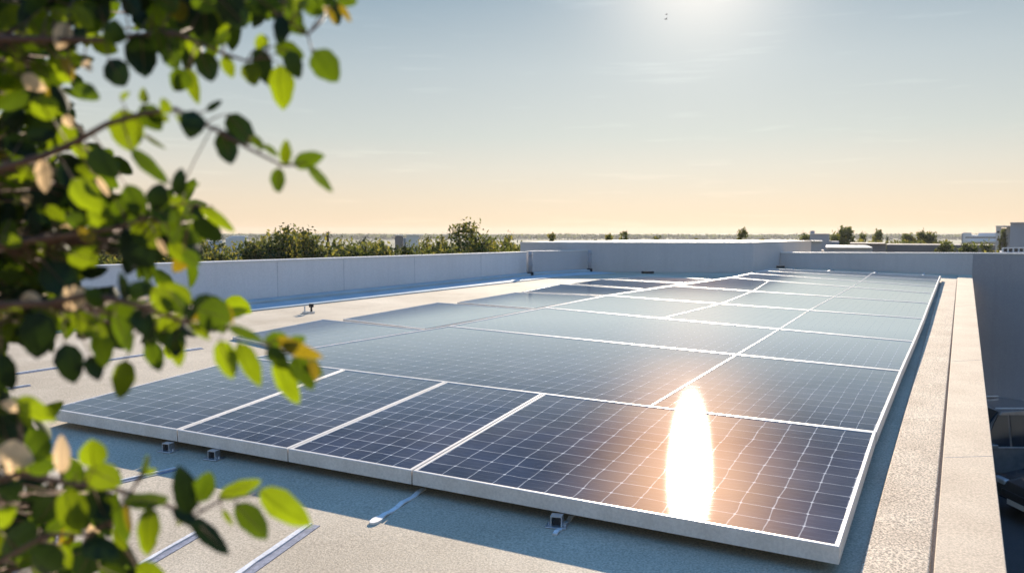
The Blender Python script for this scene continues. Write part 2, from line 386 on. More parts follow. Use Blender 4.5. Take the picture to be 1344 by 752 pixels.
# right edge: kerb and coping
def strip(name, quad, t, m, label, cat, segs=1, bev=0.008, gap=0.0, drop=0.03):
    g = MB(); a, b, c, d = quad                  # near-left, near-right, far-right, far-left at top level
    o = (a + b + c + d) / 4
    for i in range(segs):
        k0, k1 = i / segs, (i + 1) / segs
        L = (d - a).length
        k1 -= gap / L
        q = [a + (d - a) * k0, b + (c - b) * k0, b + (c - b) * k1, a + (d - a) * k1]
        g.prism([p - Vector((0, 0, t)) - o for p in q], [p - o for p in q])
    ob = g.build(name, m, bevel=bev, origin=None); ob.location = o
    return tag(ob, label, cat)
K = [on(1127, 752, 0.028), on(1219.5, 752, 0.028), on(1256.3, 366, 0.028), on(1236.5, 366, 0.028)]
Kq = [ext(K[0], K[3], -1.5), ext(K[1], K[2], -1.5), K[2], K[3]]
strip('roof_kerb', Kq, 0.04, M['kerb'], 'rough speckled concrete kerb strip between the panel shadow and the smooth coping', 'kerb', bev=0.012)
Cq = [ext(CP[0], CP[3], -1.5), ext(CP[1], CP[2], -1.5), CP[2], CP[3]]
Cq = [Cq[0] + Vector((0.0, 0, 0.0)), Cq[1], Cq[2], Cq[3]]
strip('roof_coping', Cq, 0.06, M['coping'], 'smooth sandy concrete coping along the right roof edge', 'coping', bev=0.006)

# strips along the left parapet, coloured blue to stand in for its shade
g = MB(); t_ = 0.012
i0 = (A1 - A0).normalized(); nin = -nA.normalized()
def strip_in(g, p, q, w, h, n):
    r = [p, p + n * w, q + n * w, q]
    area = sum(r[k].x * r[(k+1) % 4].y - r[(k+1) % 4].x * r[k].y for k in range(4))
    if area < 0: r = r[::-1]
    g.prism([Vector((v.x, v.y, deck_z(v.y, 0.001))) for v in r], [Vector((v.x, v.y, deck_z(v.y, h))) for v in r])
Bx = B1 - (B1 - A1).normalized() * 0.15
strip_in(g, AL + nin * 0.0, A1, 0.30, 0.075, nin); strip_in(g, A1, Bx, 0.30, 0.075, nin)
tag(g.build('gutter_upstand', M['shade_strip'], bevel=0.015), 'upstand along the foot of the left parapet, tinted blue as painted shade', 'upstand')
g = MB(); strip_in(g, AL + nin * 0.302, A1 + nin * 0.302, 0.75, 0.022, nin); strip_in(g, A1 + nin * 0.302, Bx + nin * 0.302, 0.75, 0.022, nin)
tag(g.build('shade_blue_strip', M['shade_strip'], bevel=0.008), 'wide flat strip beside the left upstand, painted blue for the parapet shade', 'shade_strip')

# ------------------------------------------------------------------ solar panels
HP = 0.145
def inset(q, d):                           # inward offset of a convex quad in plan; d: one distance or one per edge
    n = len(q); out = []
    if not hasattr(d, '__len__'): d = [d] * n
    L_ = []
    for i in range(n):
        a, b = q[i].xy, q[(i+1) % n].xy; e_ = (b - a).normalized(); nn = Vector((-e_.y, e_.x)); L_.append((a + nn * d[i], e_))
    for i in range(n):
        (p, e1), (r, e2) = L_[i-1], L_[i]
        k = (r - p).x * e2.y - (r - p).y * e2.x; k /= (e1.x * e2.y - e1.y * e2.x)
        v = p + e1 * k; out.append(Vector((v.x, v.y, 0)))
    return out
def panel(px4, nu, nv, label, group, h=HP, th=0.083, fw=(0.026, 0.008, 0.026, 0.008), gap=0.0015):
    """px4: near-left, near-right, far-right, far-left in the picture's pixels, laid on the rack plane"""
    q = [on(x, y, h) for x, y in px4]
    q = inset(q, gap)
    cx = sum((p.x for p in q)) / 4; cy = sum((p.y for p in q)) / 4
    zf = lambda p, dz=0: Vector((p.x - cx, p.y - cy, SL * (p.y - cy) + dz))
    root = empty('solar_panel', (cx, cy, deck_z(cy, h - th)))
    o = [Vector((p.x, p.y, 0)) for p in q]; i1 = inset(o, fw)
    # lip slightly sloped: outer ring, inner ring, both with thickness
    f = MB(); n = 4; ch = inset(o, 0.003)
    rings = [[zf(p, 0) for p in o], [zf(p, th - 0.003) for p in o], [zf(p, th) for p in ch], [zf(p, th) for p in inset(o, [x - 0.002 for x in fw] if hasattr(fw, '__len__') else fw - 0.002)],
             [zf(p, th - 0.002) for p in i1], [zf(p, th - 0.030) for p in i1], [zf(p, th - 0.030) for p in inset(o, 0.004)], [zf(p, 0) for p in inset(o, 0.004)]]
    for r in rings: f.v += [tuple(p) for p in r]
    R_ = len(rings)
    for k in range(R_):
        k2 = (k + 1) % R_
        for j in range(4):
            j2 = (j + 1) % 4; f.f.append((k*4+j, k*4+j2, k2*4+j2, k2*4+j))
    f.build('frame', M['frame'], root)
    gl = MB()
    def P(u, v, dz):
        a = i1[0].lerp(i1[1], u); b = i1[3].lerp(i1[2], u); return zf(a.lerp(b, v), dz)
    m_ = 0.10                                # white margin round the cells, in cells
    for i in range(nu):
        for j in range(nv):
            u0, u1, v0, v1 = i/nu, (i+1)/nu, j/nv, (j+1)/nv
            U = lambda u: u * nu; V = lambda v: v * nv
            gl.quad(P(u0, v0, th-0.005), P(u1, v0, th-0.005), P(u1, v1, th-0.005), P(u0, v1, th-0.005),
                    uv=[(U(u0), V(v0)), (U(u1), V(v0)), (U(u1), V(v1)), (U(u0), V(v1))])
    gl.build('cell_glass', M['cells'], root)
    return tag(root, label, 'solar panel', group)
L1 = lambda x: 470 + (568 - 470) * (x - 325) / (1152 - 325) + (-2.5 if 400 < x < 900 else 0)
def lerp(a, b, k): return (a[0] + (b[0]-a[0])*k, a[1] + (b[1]-a[1])*k)
FR = 'large panels of the front row'; MR = 'panels right of the long ridge line'; LR = 'panels left of the long ridge line'
front = [(62, 536), (232, 564), (377, 589), (540, 617.5), (1103, 718)]
back1 = [(322, 469), (452, 484.5), (586, 500.5), (714, 516), (1151, 567)]
fl = ['leftmost front row panel, partly hidden behind the leafy branch',
      'front row panel second from the left, between the two left seams of the front frame',
      'front row panel directly left of the very wide front panel',
      'very wide front right panel carrying the bright glare of the sun']
for i in range(4):
    n = 14 if i == 3 else 7
    panel([front[i], front[i+1], back1[i+1], back1[i]], n, 12, fl[i], FR, fw=0.021, gap=0.005)
Rr = [(1151, 567), (1184, 486.5), (1201, 448), (1213.5, 418), (1221, 397.8), (1226, 385), (1229.5, 376.2), (1232.6, 367.6), (1235, 362)]
Cc = [(325, 469.5), (588, 427.6), (714, 403.4), (796, 387.5), (882, 374.8), (958, 364.2), (985, 358.6), (1000, 355.2), (1013, 352.6)]
D1c = [(852, 531), (967, 465), (1023, 435), (1062, 411), (1095, 392.3), (1118, 379.5), (1130, 372.5), (1139, 366.5), (1145, 358.8)]
D2c = [None, None, (868, 421), (946, 400.2), (988, 386), (1010, 369.3)]
# put the mid points exactly on their row lines
def onrow(pt, i):
    a, b = Cc[i], Rr[i]; k = (pt[0] - a[0]) / (b[0] - a[0]); return (pt[0], a[1] + (b[1] - a[1]) * k)
D1c = [onrow(p, i) for i, p in enumerate(D1c)]; D2c = [None if p is None else onrow(p, i) for i, p in enumerate(D2c)]
D1c[0] = (852, 533.5)
Cc_, Rr_ = Cc, Rr
ords = ['second', 'third', 'fourth', 'fifth', 'sixth', 'seventh', 'eighth', 'ninth']
for i in range(8):
    rows = 12 if i < 5 else 7
    nm = ords[i] + ' row'
    panel([D1c[i], Rr[i], Rr[i+1], D1c[i+1]], 14, rows, 'right hand panel of the %s back from the front, against the kerb side edge' % nm, MR, fw=(0.026, 0.022, 0.026, 0.008))
    if 2 <= i <= 4:
        panel([D2c[i], D1c[i], D1c[i+1], D2c[i+1]], 12, rows, 'middle panel of the %s back from the front' % nm, MR)
        panel([Cc[i], D2c[i], D2c[i+1], Cc[i+1]], 14, rows, 'panel of the %s just right of the long ridge line' % nm, MR, fw=(0.026, 0.008, 0.026, 0.04))
    else:
        panel([Cc[i], D1c[i], D1c[i+1], Cc[i+1]], (26, 26, 0, 0, 0, 14, 10, 8)[i], rows, 'wide panel of the %s running from the long ridge line to the middle seam' % nm, MR, fw=(0.026, 0.008, 0.026, 0.04))
left = [[(305, 442), (385, 459.5), (556, 432.4), (424, 418.8)], [(450, 418.6), (557, 431.5), (700, 405.8), (574, 396.8)],
        [(600, 396.5), (701, 404.6), (792, 388.4), (676, 383.6)], [(684, 383.0), (793, 387.4), (845, 379.8), (735, 372.6)],
        [(750, 372.3), (846, 379), (895, 371.8), (790, 366.4)], [(798, 366), (896, 371), (933, 366.2), (850, 362.6)]]
ll = ['left column panel nearest the leaves, beside the small roof fitting', 'second left column panel from the leaves', 'third left column panel from the leaves',
      'fourth left column panel from the leaves', 'fifth left column panel, brownish with reflected wall', 'farthest left column panel, a thin sliver by the bulkhead shade']
for q, l in zip(left, ll): panel(q, 7, 12, l, LR, h=0.035, th=0.033)


# ------------------------------------------------------------------ mounting hardware and roof details
for u, lab in ((.13, 'rail under the left part of the array'), (.36, 'rail under the middle left part of the array'), (.62, 'rail under the wide front panel, left one'), (.90, 'rail under the array nearest the kerb')):
    fx, fy = lerp(front[0], front[4], u); ex, ey = lerp(Cc[8], Rr[8], u)
    a_, b_ = on(fx, fy, 0.001), on(ex, ey, 0.001); a_ = a_ + (b_ - a_).normalized() * .30
    d_ = (b_ - a_).normalized(); s_ = Vector((d_.y, -d_.x, 0)).normalized() * .02; up_ = Vector((0, 0, .057))
    g = MB(); q = [a_ - s_, a_ + s_, b_ + s_, b_ - s_]; g.prism([p - a_ for p in q], [p + up_ - a_ for p in q])
    o = g.build('mounting_rail', M['galv']); o.location = a_; tag(o, 'long galvanised ' + lab, 'rail', 'rails under the array')
def deck_frame(p, q):
    """axis frame on the deck with x along p->q"""
    x = (q - p).normalized(); n = Vector((0, -SL, 1)).normalized(); y = n.cross(x); return x, y, n
def rail_foot(px, py, ang, label):
    P = on(px, py, 0.0); root = empty('rail_foot', P, R(ang))
    g = MB(); g.box((0, 0, 0.004), (0.11, 0.09, 0.008)); g.build('base_plate', M['galv'], root, bevel=0.002)
    g = MB(); g.box((-0.028, 0, 0.034), (0.006, 0.05, 0.052)); g.box((0.028, 0, 0.034), (0.006, 0.05, 0.052)); g.box((0, 0, 0.057), (0.05, 0.05, 0.006)); g.build('bracket', M['galv'], root)
    for s_ in (-1, 1):
        g = MB(); g.tube([(s_ * 0.041, 0.0, 0.008), (s_ * 0.041, 0.0, 0.022)], 0.008, 6); g.build('bolt', M['galv'], root)
    g = MB(); g.box((0, 0.01, 0.03), (0.036, 0.036, 0.04)); g.build('rubber_block', M['black'], root)
    return tag(root, label, 'bracket', 'rail feet under the front frame')
rail_foot(221, 592, -20, 'pale steel rail foot peeping out below the first seam of the front frame')
rail_foot(281, 602, -20, 'steel rail foot with black block just right of the first seam of the front frame')
rail_foot(731, 690, -14, 'steel rail foot under the very wide front right panel')
def strap(a, b, w, label, pad=True):
    A, B = on(*a), on(*b); x, y, n = deck_frame(A, B); root = empty('tie_strap', A)
    L = (B - A).length; g = MB(); m = 8; pts = []
    for i in range(m):
        u0, u1 = L * i / m, L * (i + 1) / m
        z0, z1 = 0.005 + 0.006 * math.sin(i * 1.9), 0.005 + 0.006 * math.sin((i + 1) * 1.9)
        c = [x*u0 - y*w + n*z0, x*u1 - y*w + n*z1, x*u1 + y*w + n*z1, x*u0 + y*w + n*z0]
        g.prism([p - n * 0.004 for p in c], [p + n * 0.004 for p in c])
    g.build('strap_band', M['tape'], root)
    if not pad: return tag(root, label, 'strap')
    g = MB(); ring = [x * (0.055 * math.cos(t) - 0.02) + y * 0.028 * math.sin(t) for t in [k * math.pi / 6 for k in range(12)]]
    g.prism([p - n * 0.002 for p in ring], [p + n * 0.012 for p in ring]); g.build('anchor_pad', M['cap'], root)
    return tag(root, label, 'strap')
strap((497, 682), (556, 643), 0.016, 'pale tie strap running from the third front frame seam to a white pad')
strap((728, 702), (752, 677), 0.012, 'short strap leaving the rail foot under the wide front right panel', False)
# small roof fitting beside the left parapet
P = on(405, 411); root = empty('roof_fitting', P, R(20))
g = MB(); g.box((0, 0, 0.012), (0.19, 0.12, 0.024)); g.build('base_plate', M['galv'], root)
g = MB(); g.tube([(-0.06, 0, 0.02), (-0.06, 0, 0.12)], 0.014); g.build('post', M['cap'], root)
g = MB(); g.tube([(0.045, 0, 0.02), (0.045, 0, 0.10)], 0.018); g.box((0.045, 0, 0.125), (0.07, 0.06, 0.055)); g.build('clamp_head', M['black'], root)
tag(root, 'small steel fitting with two short posts standing on the deck by the left gutter', 'fitting')
# roofing seams: a raised lap of tape with a dark joint on its lower side
def seam(a, b, w, label, dark=0.55, h=0.012):
    A, B = on(*a), on(*b); x, y, n = deck_frame(A, B)
    if y.x > 0: y = -y
    L = (B - A).length; root = empty('deck_seam', A)
    rr = random.Random(int(L * 1000)); m = max(6, int(L / 0.12))
    g = MB(); d = MB()
    wb = [w * (0.36 + rr.uniform(-.06, .06)) for _ in range(m + 1)]
    for i in range(m):
        u0, u1 = L * i / m, L * (i + 1) / m
        c = [x*u0 - y*(-w*.5+wb[i]), x*u1 - y*(-w*.5+wb[i+1]), x*u1 + y*w*.5, x*u0 + y*w*.5]
        c = [x*u0 + y*(w*.5 - wb[i]), x*u1 + y*(w*.5 - wb[i+1]), x*u1 + y*w*.5, x*u0 + y*w*.5]
        if (c[1]-c[0]).cross(c[2]-c[1]).dot(n) < 0: c = c[::-1]
        g.prism([p - n * 0.002 for p in c], [p + n * h for p in c])
        c = [x*u0 - y*w*.5, x*u1 - y*w*.5, x*u1 + y*(w*.5 - wb[i+1] - 0.001), x*u0 + y*(w*.5 - wb[i] - 0.001)]
        if (c[1]-c[0]).cross(c[2]-c[1]).dot(n) < 0: c = c[::-1]
        d.prism([p - n * 0.002 for p in c], [p + n * 0.004 for p in c])
    g.build('lap_edge', M['tape'], root); d.build('joint_filler', M['groove'], root)
    return tag(root, label, 'roof seam', 'lapped seams in the roof deck')
seam((300, 768), (412, 689), 0.075, 'broad seam crossing the sunlit deck directly below the tip of the low branch')
seam((172, 752), (262, 700), 0.06, 'seam of the sunny deck left of the broad one, partly behind leaves')
seam((20, 664), (232, 616), 0.05, 'seam ending at the panel shadow behind the lower left leaves')
seam((0, 762), (130, 668), 0.05, 'seam in the bottom left corner almost hidden by leaves')
seam((22, 491), (196, 465), 0.07, 'far left deck seam running above the leftmost front panel')
seam((236, 461.5), (266, 457.5), 0.09, 'short seam piece on the deck between the leaves and the left column')
seam((0, 512), (40, 506), 0.05, 'short seam at the left picture edge behind the leaves')
# downpipes in the back left corner
def downpipe(px, ptop, pbot, r, label):
    P = on(px, pbot); P = P + Vector((0.03, -0.10, 0)); root = empty('downpipe', P)
    zt = at(px, ptop, P.y).z - P.z
    g = MB(); g.tube([(0, 0, 0), (0, 0, zt)], r, 10); g.build('pipe', M['render_dark'], root, smooth=True)
    g = MB(); g.box((0, 0, 0.05), (r*3.2, r*3.0, 0.10)); g.build('shoe', M['black'], root, bevel=0.01)
    for z in (zt * .45, zt * .85):
        g = MB(); g.box((0, 0, z), (r*2.6, r*2.6, 0.025)); g.build('pipe_clip', M['render_dark'], root)
    return tag(root, label, 'downpipe')
downpipe(694.5, 330, 362, 0.05, 'dark downpipe at the end of the long left parapet')
downpipe(772, 328.5, 357, 0.045, 'dark downpipe in the corner where the short parapet meets the bulkhead')
for px, py, l in ((850, 359, 'small dark box lying at the foot of the bulkhead'), (1022, 351.5, 'low dark outlet box in the corner right of the bulkhead')):
    P = on(px, py); root = empty('roof_outlet', P)
    g = MB(); g.box((0, 0, 0.03), (0.32, 0.14, 0.06)); g.build('outlet_body', M['black'], root, bevel=0.01)
    g = MB(); g.box((0, 0, 0.066), (0.22, 0.09, 0.012)); g.build('grate', M['galv'], root)
    tag(root, l, 'outlet')

# ------------------------------------------------------------------ cars in the yard
def paint(name, c, rough=0.25):
    m, t, p, o = mat(name); p.inputs['Base Color'].default_value = (*c, 1); p.inputs['Roughness'].default_value = rough
    p.inputs['Coat Weight'].default_value = 0.6; p.inputs['Metallic'].default_value = 0.3
    f = mapr(t, noise(t, 6, 3), 0.3, 0.7, 0.85, 1.15); k = t.nodes.new('ShaderNodeMix'); k.data_type = 'RGBA'; k.blend_type = 'MULTIPLY'; k.inputs[0].default_value = 1
    k.inputs[6].default_value = (*c, 1); t.links.new(f, k.inputs[7]); t.links.new(k.outputs[2], p.inputs['Base Color']); return m
M['grey_paint'] = paint('grey_car_paint', (0.30, 0.27, 0.25)); M['dark_paint'] = paint('dark_car_paint', (0.015, 0.018, 0.028))
M['chrome'] = paint('chrome', (0.7, 0.72, 0.75), 0.15); M['lamp'] = paint('lamp_glass', (0.5, 0.52, 0.55), 0.1)
def car(loc, rz, m, label, suv=1.0):
    """nose towards local -x"""
    root = empty('parked_car', loc, rz)
    S = [(-2.2,.35),(-2.24,.55),(-2.15,.74),(-1.2,.92),(-.75,.98),(-.1,1.42*suv),(.9,1.47*suv),(1.6,1.40*suv),(2.1,1.0),(2.22,.9),(2.25,.45),(2.1,.32)]
    bm = MB(); secs = [(-.86,.90),(-.80,1.0),(.80,1.0),(.86,.90)]
    for i in range(3):
        pass
    def ring(y, k):
        out = []
        for x, z in S:
            roof = z > 1.02; yy = y * (0.80 if roof else 1.0); out.append(Vector((x * (0.985 if k < 1 else 1), yy, z)))
        return out
    ys = [(-.88, .9), (-.82, 1), (0, 1), (.82, 1), (.88, .9)]
    rs = [ring(y, k) for y, k in ys]; n = len(S)
    for r in rs: bm.v += [tuple(p) for p in r]
    for i in range(4):
        for j in range(n):
            j2 = (j + 1) % n; bm.f.append((i*n+j, i*n+j2, (i+1)*n+j2, (i+1)*n+j))
    bm.f.append(tuple(reversed(range(n)))); bm.f.append(tuple(4*n + j for j in range(n)))
    bm.build('body', m, root, bevel=0.03)
    for sgn in (-1, 1):
        for xs in ((-.62, .02), (.08, .95), (1.0, 1.62)):
            g = MB(); y0, y1 = sgn * .895, sgn * .745
            zt = 1.36 * suv
            a, b = xs; xa = a + (0.42 if a < -.5 else 0.0)
            bq = [(a, y0 * 0.985, 1.0), (b, y0 * 0.985, 1.0), (min(b, 1.5), y1, zt), (xa, y1, zt)]
            f1 = [Vector(p) + Vector((0, sgn * 0.012, 0)) for p in bq]; f0 = [Vector(p) - Vector((0, sgn * 0.03, 0)) for p in bq]
            g.prism(f0, f1) if sgn < 0 else g.prism(f1, f0)
            g.build('side_window', M['darkglass'], root)
        g = MB(); g.box((0.45, sgn * .905, .985), (2.3, .012, .03)); g.build('chrome_trim', M['chrome'], root)
        g = MB(); g.box((0.6, sgn * .70, 1.47 * suv + .02), (1.7, .03, .03)); g.build('roof_rail', M['chrome'], root)
        g = MB(); g.box((-.45, sgn * .98, 1.03), (.16, .20, .12)); g.build('wing_mirror', m, root, bevel=.02)
        g = MB(); g.box((-2.13, sgn * .62, .70), (.16, .38, .12)); g.build('headlight', M['lamp'], root, bevel=.03)
        for xw in (-1.38, 1.38):
            w = empty('wheel', (xw, sgn * .80, .33)); w.parent = root
            g = MB(); g.tube([(0, -.11, 0), (0, .11, 0)], .33, 24); g.build('tyre', M['black'], w)
            g = MB(); g.tube([(0, -.118, 0), (0, .118, 0)], .21, 16); g.build('rim', M['chrome'], w)
    g = MB(); pts = [Vector((-.78, -.72, .99)), Vector((-.78, .72, .99)), Vector((-.14, .62, 1.40*suv)), Vector((-.14, -.62, 1.40*suv))]
    nn = Vector((-.55, 0, .8)) * 0.012; g.prism([p - nn * 2 for p in pts][::-1], [p + nn * 2 for p in pts][::-1]); g.build('windscreen', M['darkglass'], root)
    g = MB(); g.box((-2.23, 0, .50), (.05, .9, .16)); g.build('grille', M['black'], root)
    g = MB(); g.box((-2.255, 0, .36), (.01, .5, .11)); g.build('number_plate', M['cap'], root)
    return tag(root, label, 'car')
def onz(px, py, z):
    d = ray(px, py); return Vector((0, 0, CZ)) + d * ((z - CZ) / d.z)
p1 = onz(1290, 626, 0.01); car((p1.x + 0.1, 19.35, 0.012), 0, M['grey_paint'], 'grey car with dark windows parked against the dark wall, the upper one', 1.27)
p2 = onz(1312, 668, 0.01); car((p2.x + 2.1, 16.4, 0.012), R(4), M['dark_paint'], 'near black car in the yard nearer the camera, only its nose visible', 1.0)

# ------------------------------------------------------------------ trees beyond the left parapet
def leafquad(g, c, s, r, mi=0):
    a = Vector((r.gauss(0, 1), r.gauss(0, 1), r.gauss(0, 1))).normalized()
    b = a.cross(Vector((r.gauss(0, 1), r.gauss(0, 1), r.gauss(0, 1)))).normalized()
    w = s * 0.5
    g.poly([c - a * s, c + b * w - a * s * .1, c + a * s, c - b * w - a * s * .1], mi)
def tree_proto(seed, h, cr_, n, shoots=6, lsz=0.095, sparse=0.0, mats=('tree_leaf', 'tree_leaf2', 'tree_dark'), name='tree', top=.93):
    """h: total height, cr_: crown radius"""
    r = random.Random(seed); root = empty(name, (0, 0, 0))
    t = MB(); z0 = h * 0.35
    t.tube([(0, 0, 0), (r.uniform(-.1, .1), r.uniform(-.1, .1), z0 * .5), (r.uniform(-.15, .15), r.uniform(-.15, .15), z0)], [h*.022, h*.017, h*.013], 7)
    tips = []
    for i in range(11):
        a = i * 2.4 + r.uniform(-.4, .4); el = r.uniform(.35, 1.25); L = cr_ * r.uniform(.6, 1.05)
        st = Vector((0, 0, z0 * r.uniform(.75, 1.0)))
        rise = (h - z0) * (.25 + .55 * math.sin(el))
        e_ = st + Vector((math.cos(a) * L * math.cos(el), math.sin(a) * L * math.cos(el), rise))
        m_ = (st + e_) / 2 + Vector((math.cos(a), math.sin(a), -.2)) * L * .18
        t.tube([st, m_, e_], [h*.009, h*.006, h*.002], 5); tips += [(m_, .5), (e_, 1.0)]
    sh = []
    for i in range(shoots):                   # upright shoots that break the outline
        a = r.uniform(0, 6.28); rr = cr_ * r.uniform(0, .75)
        b_ = Vector((math.cos(a) * rr, math.sin(a) * rr, h * r.uniform(.68, .8)))
        e_ = b_ + Vector((r.uniform(-.35, .35), r.uniform(-.35, .35), h * .22 * r.uniform(.6, 1.0) * (1 - .5 * rr / cr_)))
        t.tube([b_ - Vector((0, 0, h * .12)), b_, e_], [h*.004, h*.003, h*.001], 4); sh.append((b_, e_))
    t.build('trunk', M['bark'], root)
    g = MB(); blobs = []
    for i in range(34):
        a = r.uniform(0, 6.28); u = r.uniform(0, 1) ** .5; zz = r.uniform(0, 1) ** .6
        k = math.sin(math.pi * min(1, .25 + zz * .72)) ** .6
        c = Vector((math.cos(a) * cr_ * u * k * .85, math.sin(a) * cr_ * u * k * .85, z0 * .8 + (h * top - z0 * .8) * zz))
        blobs.append((c, cr_ * r.uniform(.22, .40), r.choice((0, 0, 1, 2))))
    for p, k in tips: blobs.append((p, cr_ * r.uniform(.18, .3), r.choice((0, 1))))
    nb = int(n * .8)
    for i in range(nb):
        c, rad, mi = blobs[i % len(blobs)]
        d = Vector((r.gauss(0, 1), r.gauss(0, 1), r.gauss(0, 1))).normalized() * rad * (r.random() ** .4)
        if r.random() < sparse: continue
        leafquad(g, c + d * (1 + .15 * r.gauss(0, 1)), lsz * r.uniform(.6, 1.3), r, mi if r.random() < .8 else r.randrange(3))
    for i in range(n - nb):
        b_, e_ = sh[i % len(sh)] if sh else (tips[0][0], tips[1][0]); k = r.random()
        leafquad(g, b_.lerp(e_, k) + Vector((r.gauss(0, 1), r.gauss(0, 1), r.gauss(0, 1))) * cr_ * .07 * (1.2 - k), lsz * r.uniform(.6, 1.1), r, r.choice((0, 1)))
    g.build('crown', [M[x] for x in mats], root)
    return root
protos = [tree_proto(3, 6.6, 1.9, 7600, 7), tree_proto(8, 6.4, 2.1, 8000, 5), tree_proto(21, 6.9, 1.7, 6600, 9), tree_proto(34, 6.2, 2.2, 8000, 4)]
used = set()
def put_tree(pi, px, ptop, Y, s_xy, label, group, rz):
    P = at(px, ptop, Y); h0 = (6.6, 6.4, 6.9, 6.2)[pi]
    o = protos[pi] if pi not in used else copy_tree(protos[pi]); used.add(pi)
    sz = (P.z) / h0; o.location = (P.x, P.y, 0); o.scale = (s_xy, s_xy, sz); o.rotation_euler = (0, 0, rz)
    return tag(o, label, 'tree', group)
TG = 'trees in the row beyond the left parapet'
row = [ # px, top py, distance, spread, proto, label
 (-60, 296, 27, 1.1, 1, 'tree just outside the left picture edge beyond the parapet'),
 (20, 305, 29, 1.0, 0, 'tree beyond the parapet behind the leftmost leaves'),
 (90, 308, 27, 1.0, 3, 'tree beyond the parapet seen through the dense leaves'),
 (150, 312, 30, 1.0, 1, 'tree showing above the parapet start between the leaves'),
 (205, 314, 28, .9, 0, 'tree beyond the parapet behind the hanging leaf cluster'),
 (240, 318, 26, .8, 3, 'rounded tree above the left parapet, first one clear of the leaves'),
 (266, 303, 31, .5, 2, 'dark tree with a pointed top left of the white dome roof'),
 (292, 323, 25, .6, 1, 'low bright tree in front of the white dome roof'),
 (334, 312, 29, .6, 0, 'dense tree just right of the white dome roof'),
 (352, 309, 31, .7, 3, 'broad tree between the white dome roof and the tall shoots'),
 (374, 295, 28, .8, 2, 'tree with the tallest bare shoots left of the thin palm'),
 (393, 299, 30, .7, 0, 'tree with two leafy spires left of the thin palm'),
 (408, 300, 27, .7, 2, 'yellowish spired tree directly left of the thin palm'),
 (432, 317, 29, .8, 1, 'rounded tree at the foot of the thin palm'),
 (450, 313, 31, .7, 3, 'bushy tree between the two palms'),
 (466, 319, 27, .7, 0, 'low tree left of the dark headed palm'),
 (492, 317, 30, .8, 3, 'low tree right of the dark headed palm'),
 (508, 316, 28, .7, 1, 'bushy tree left of the two flat roofed boxes'),
 (533, 319, 30, .7, 0, 'dark tree in front of the two flat roofed boxes'),
 (560, 309, 32, .45, 2, 'tree overlapping the right edge of the flat roofed boxes'),
 (574, 315, 28, .8, 3, 'low tree between the flat roofed boxes and the big tree'),
 (598, 318, 26, .7, 1, 'bush like tree at the left foot of the big tree'),
 (634, 307, 29, .7, 0, 'small tree leaning out right of the big tree'),
 (652, 316, 27, .7, 3, 'low yellowish tree near the end of the left parapet'),
 (670, 306, 30, .5, 2, 'slim tree with a raised tip at the end of the left parapet')]
for i, (px, pt, Y, s_, pi, lab) in enumerate(row): put_tree(pi, px, pt, Y, s_, lab, TG, i * 1.37)
big = tree_proto(77, 7.0, 1.55, 5200, 16, 0.075, sparse=.15)
P = at(613, 284, 30); big.scale = (1.0, 1.0, P.z / 7.0); big.location = (P.x, P.y, 0)
tag(big, 'big open tree with upright branches standing tallest above the left parapet', 'tree', TG)
# palms
def palm(px, ptop, Y, label, s=1.0):
    P = at(px, ptop, Y); root = empty('palm_tree', (P.x, P.y, 0)); h = P.z - .35 * s
    g = MB(); g.tube([(0, 0, 0), (.1, 0, h * .5), (0, 0, h)], [.12, .09, .07], 6); g.build('trunk', M['bark'], root)
    g = MB(); r = random.Random(int(px))
    for k in range(22):
        a = k * 2.4; el = r.uniform(-.7, 1.2); L = s * r.uniform(.5, .75); prev = Vector((0, 0, h))
        for j in range(4):
            e2 = el - j * .38; nx = prev + Vector((math.cos(a) * math.cos(e2), math.sin(a) * math.cos(e2), math.sin(e2))) * L / 4
            w = s * .07 * (1 - j / 5); sd = Vector((-math.sin(a), math.cos(a), 0)) * w
            g.quad(prev - sd, prev + sd, nx + sd * .8, nx - sd * .8); prev = nx
    g.build('crown', M['tree_dark'], root)
    return tag(root, label, 'palm')
palm(430, 303, 42, 'thin pale palm rising above the tree row right of the spired trees', .7)
palm(477, 308, 42, 'dark headed palm rising above the tree row left of the flat roofed boxes', .95)

# sparse tops showing above the bulkhead
protos2 = [tree_proto(91, 6.0, .8, 2600, 10, .10, .3, top=.985), tree_proto(97, 6.0, .6, 1700, 8, .10, .3, top=.985), tree_proto(95, 6.0, .9, 3600, 6, .11, .1, top=1.0)]
used2 = set()
def put2(k, px, ptop, Y, s_, label, group='sparse treetops above the bulkhead', rz=0):
    P = at(px, ptop, Y); o = protos2[k] if k not in used2 else copy_tree(protos2[k]); used2.add(k)
    o.location = (P.x, P.y, 0); o.scale = (s_, s_, P.z / 6.0); o.rotation_euler = (0, 0, rz); return tag(o, label, 'tree', group)
for k, px, pt, Y, s_, lab in ((0, 724, 307, 46, .8, 'leaning treetop over the left part of the bulkhead'), (1, 781, 313, 50, .5, 'tiny treetop speck left of the twin tops over the bulkhead'),
    (0, 799, 308, 47, .8, 'forked dark treetop left of the twin tops over the bulkhead'), (1, 819, 302, 46, 1.0, 'twin see-through treetops over the middle of the bulkhead'),
    (1, 862, 308, 48, .8, 'small dark treetop right of the twin tops'), (1, 889, 315, 50, .5, 'tiny treetop just showing right of the small dark one'),
    (0, 914, 314, 50, .5, 'tiny treetop midway along the bulkhead'), (2, 975, 305.5, 47, .7, 'dense dark treetop near the right corner of the bulkhead'),
    (0, 1001, 314, 50, .6, 'flat little treetop right of the bulkhead corner')):
    put2(k, px, pt, Y, s_, lab, rz=px)

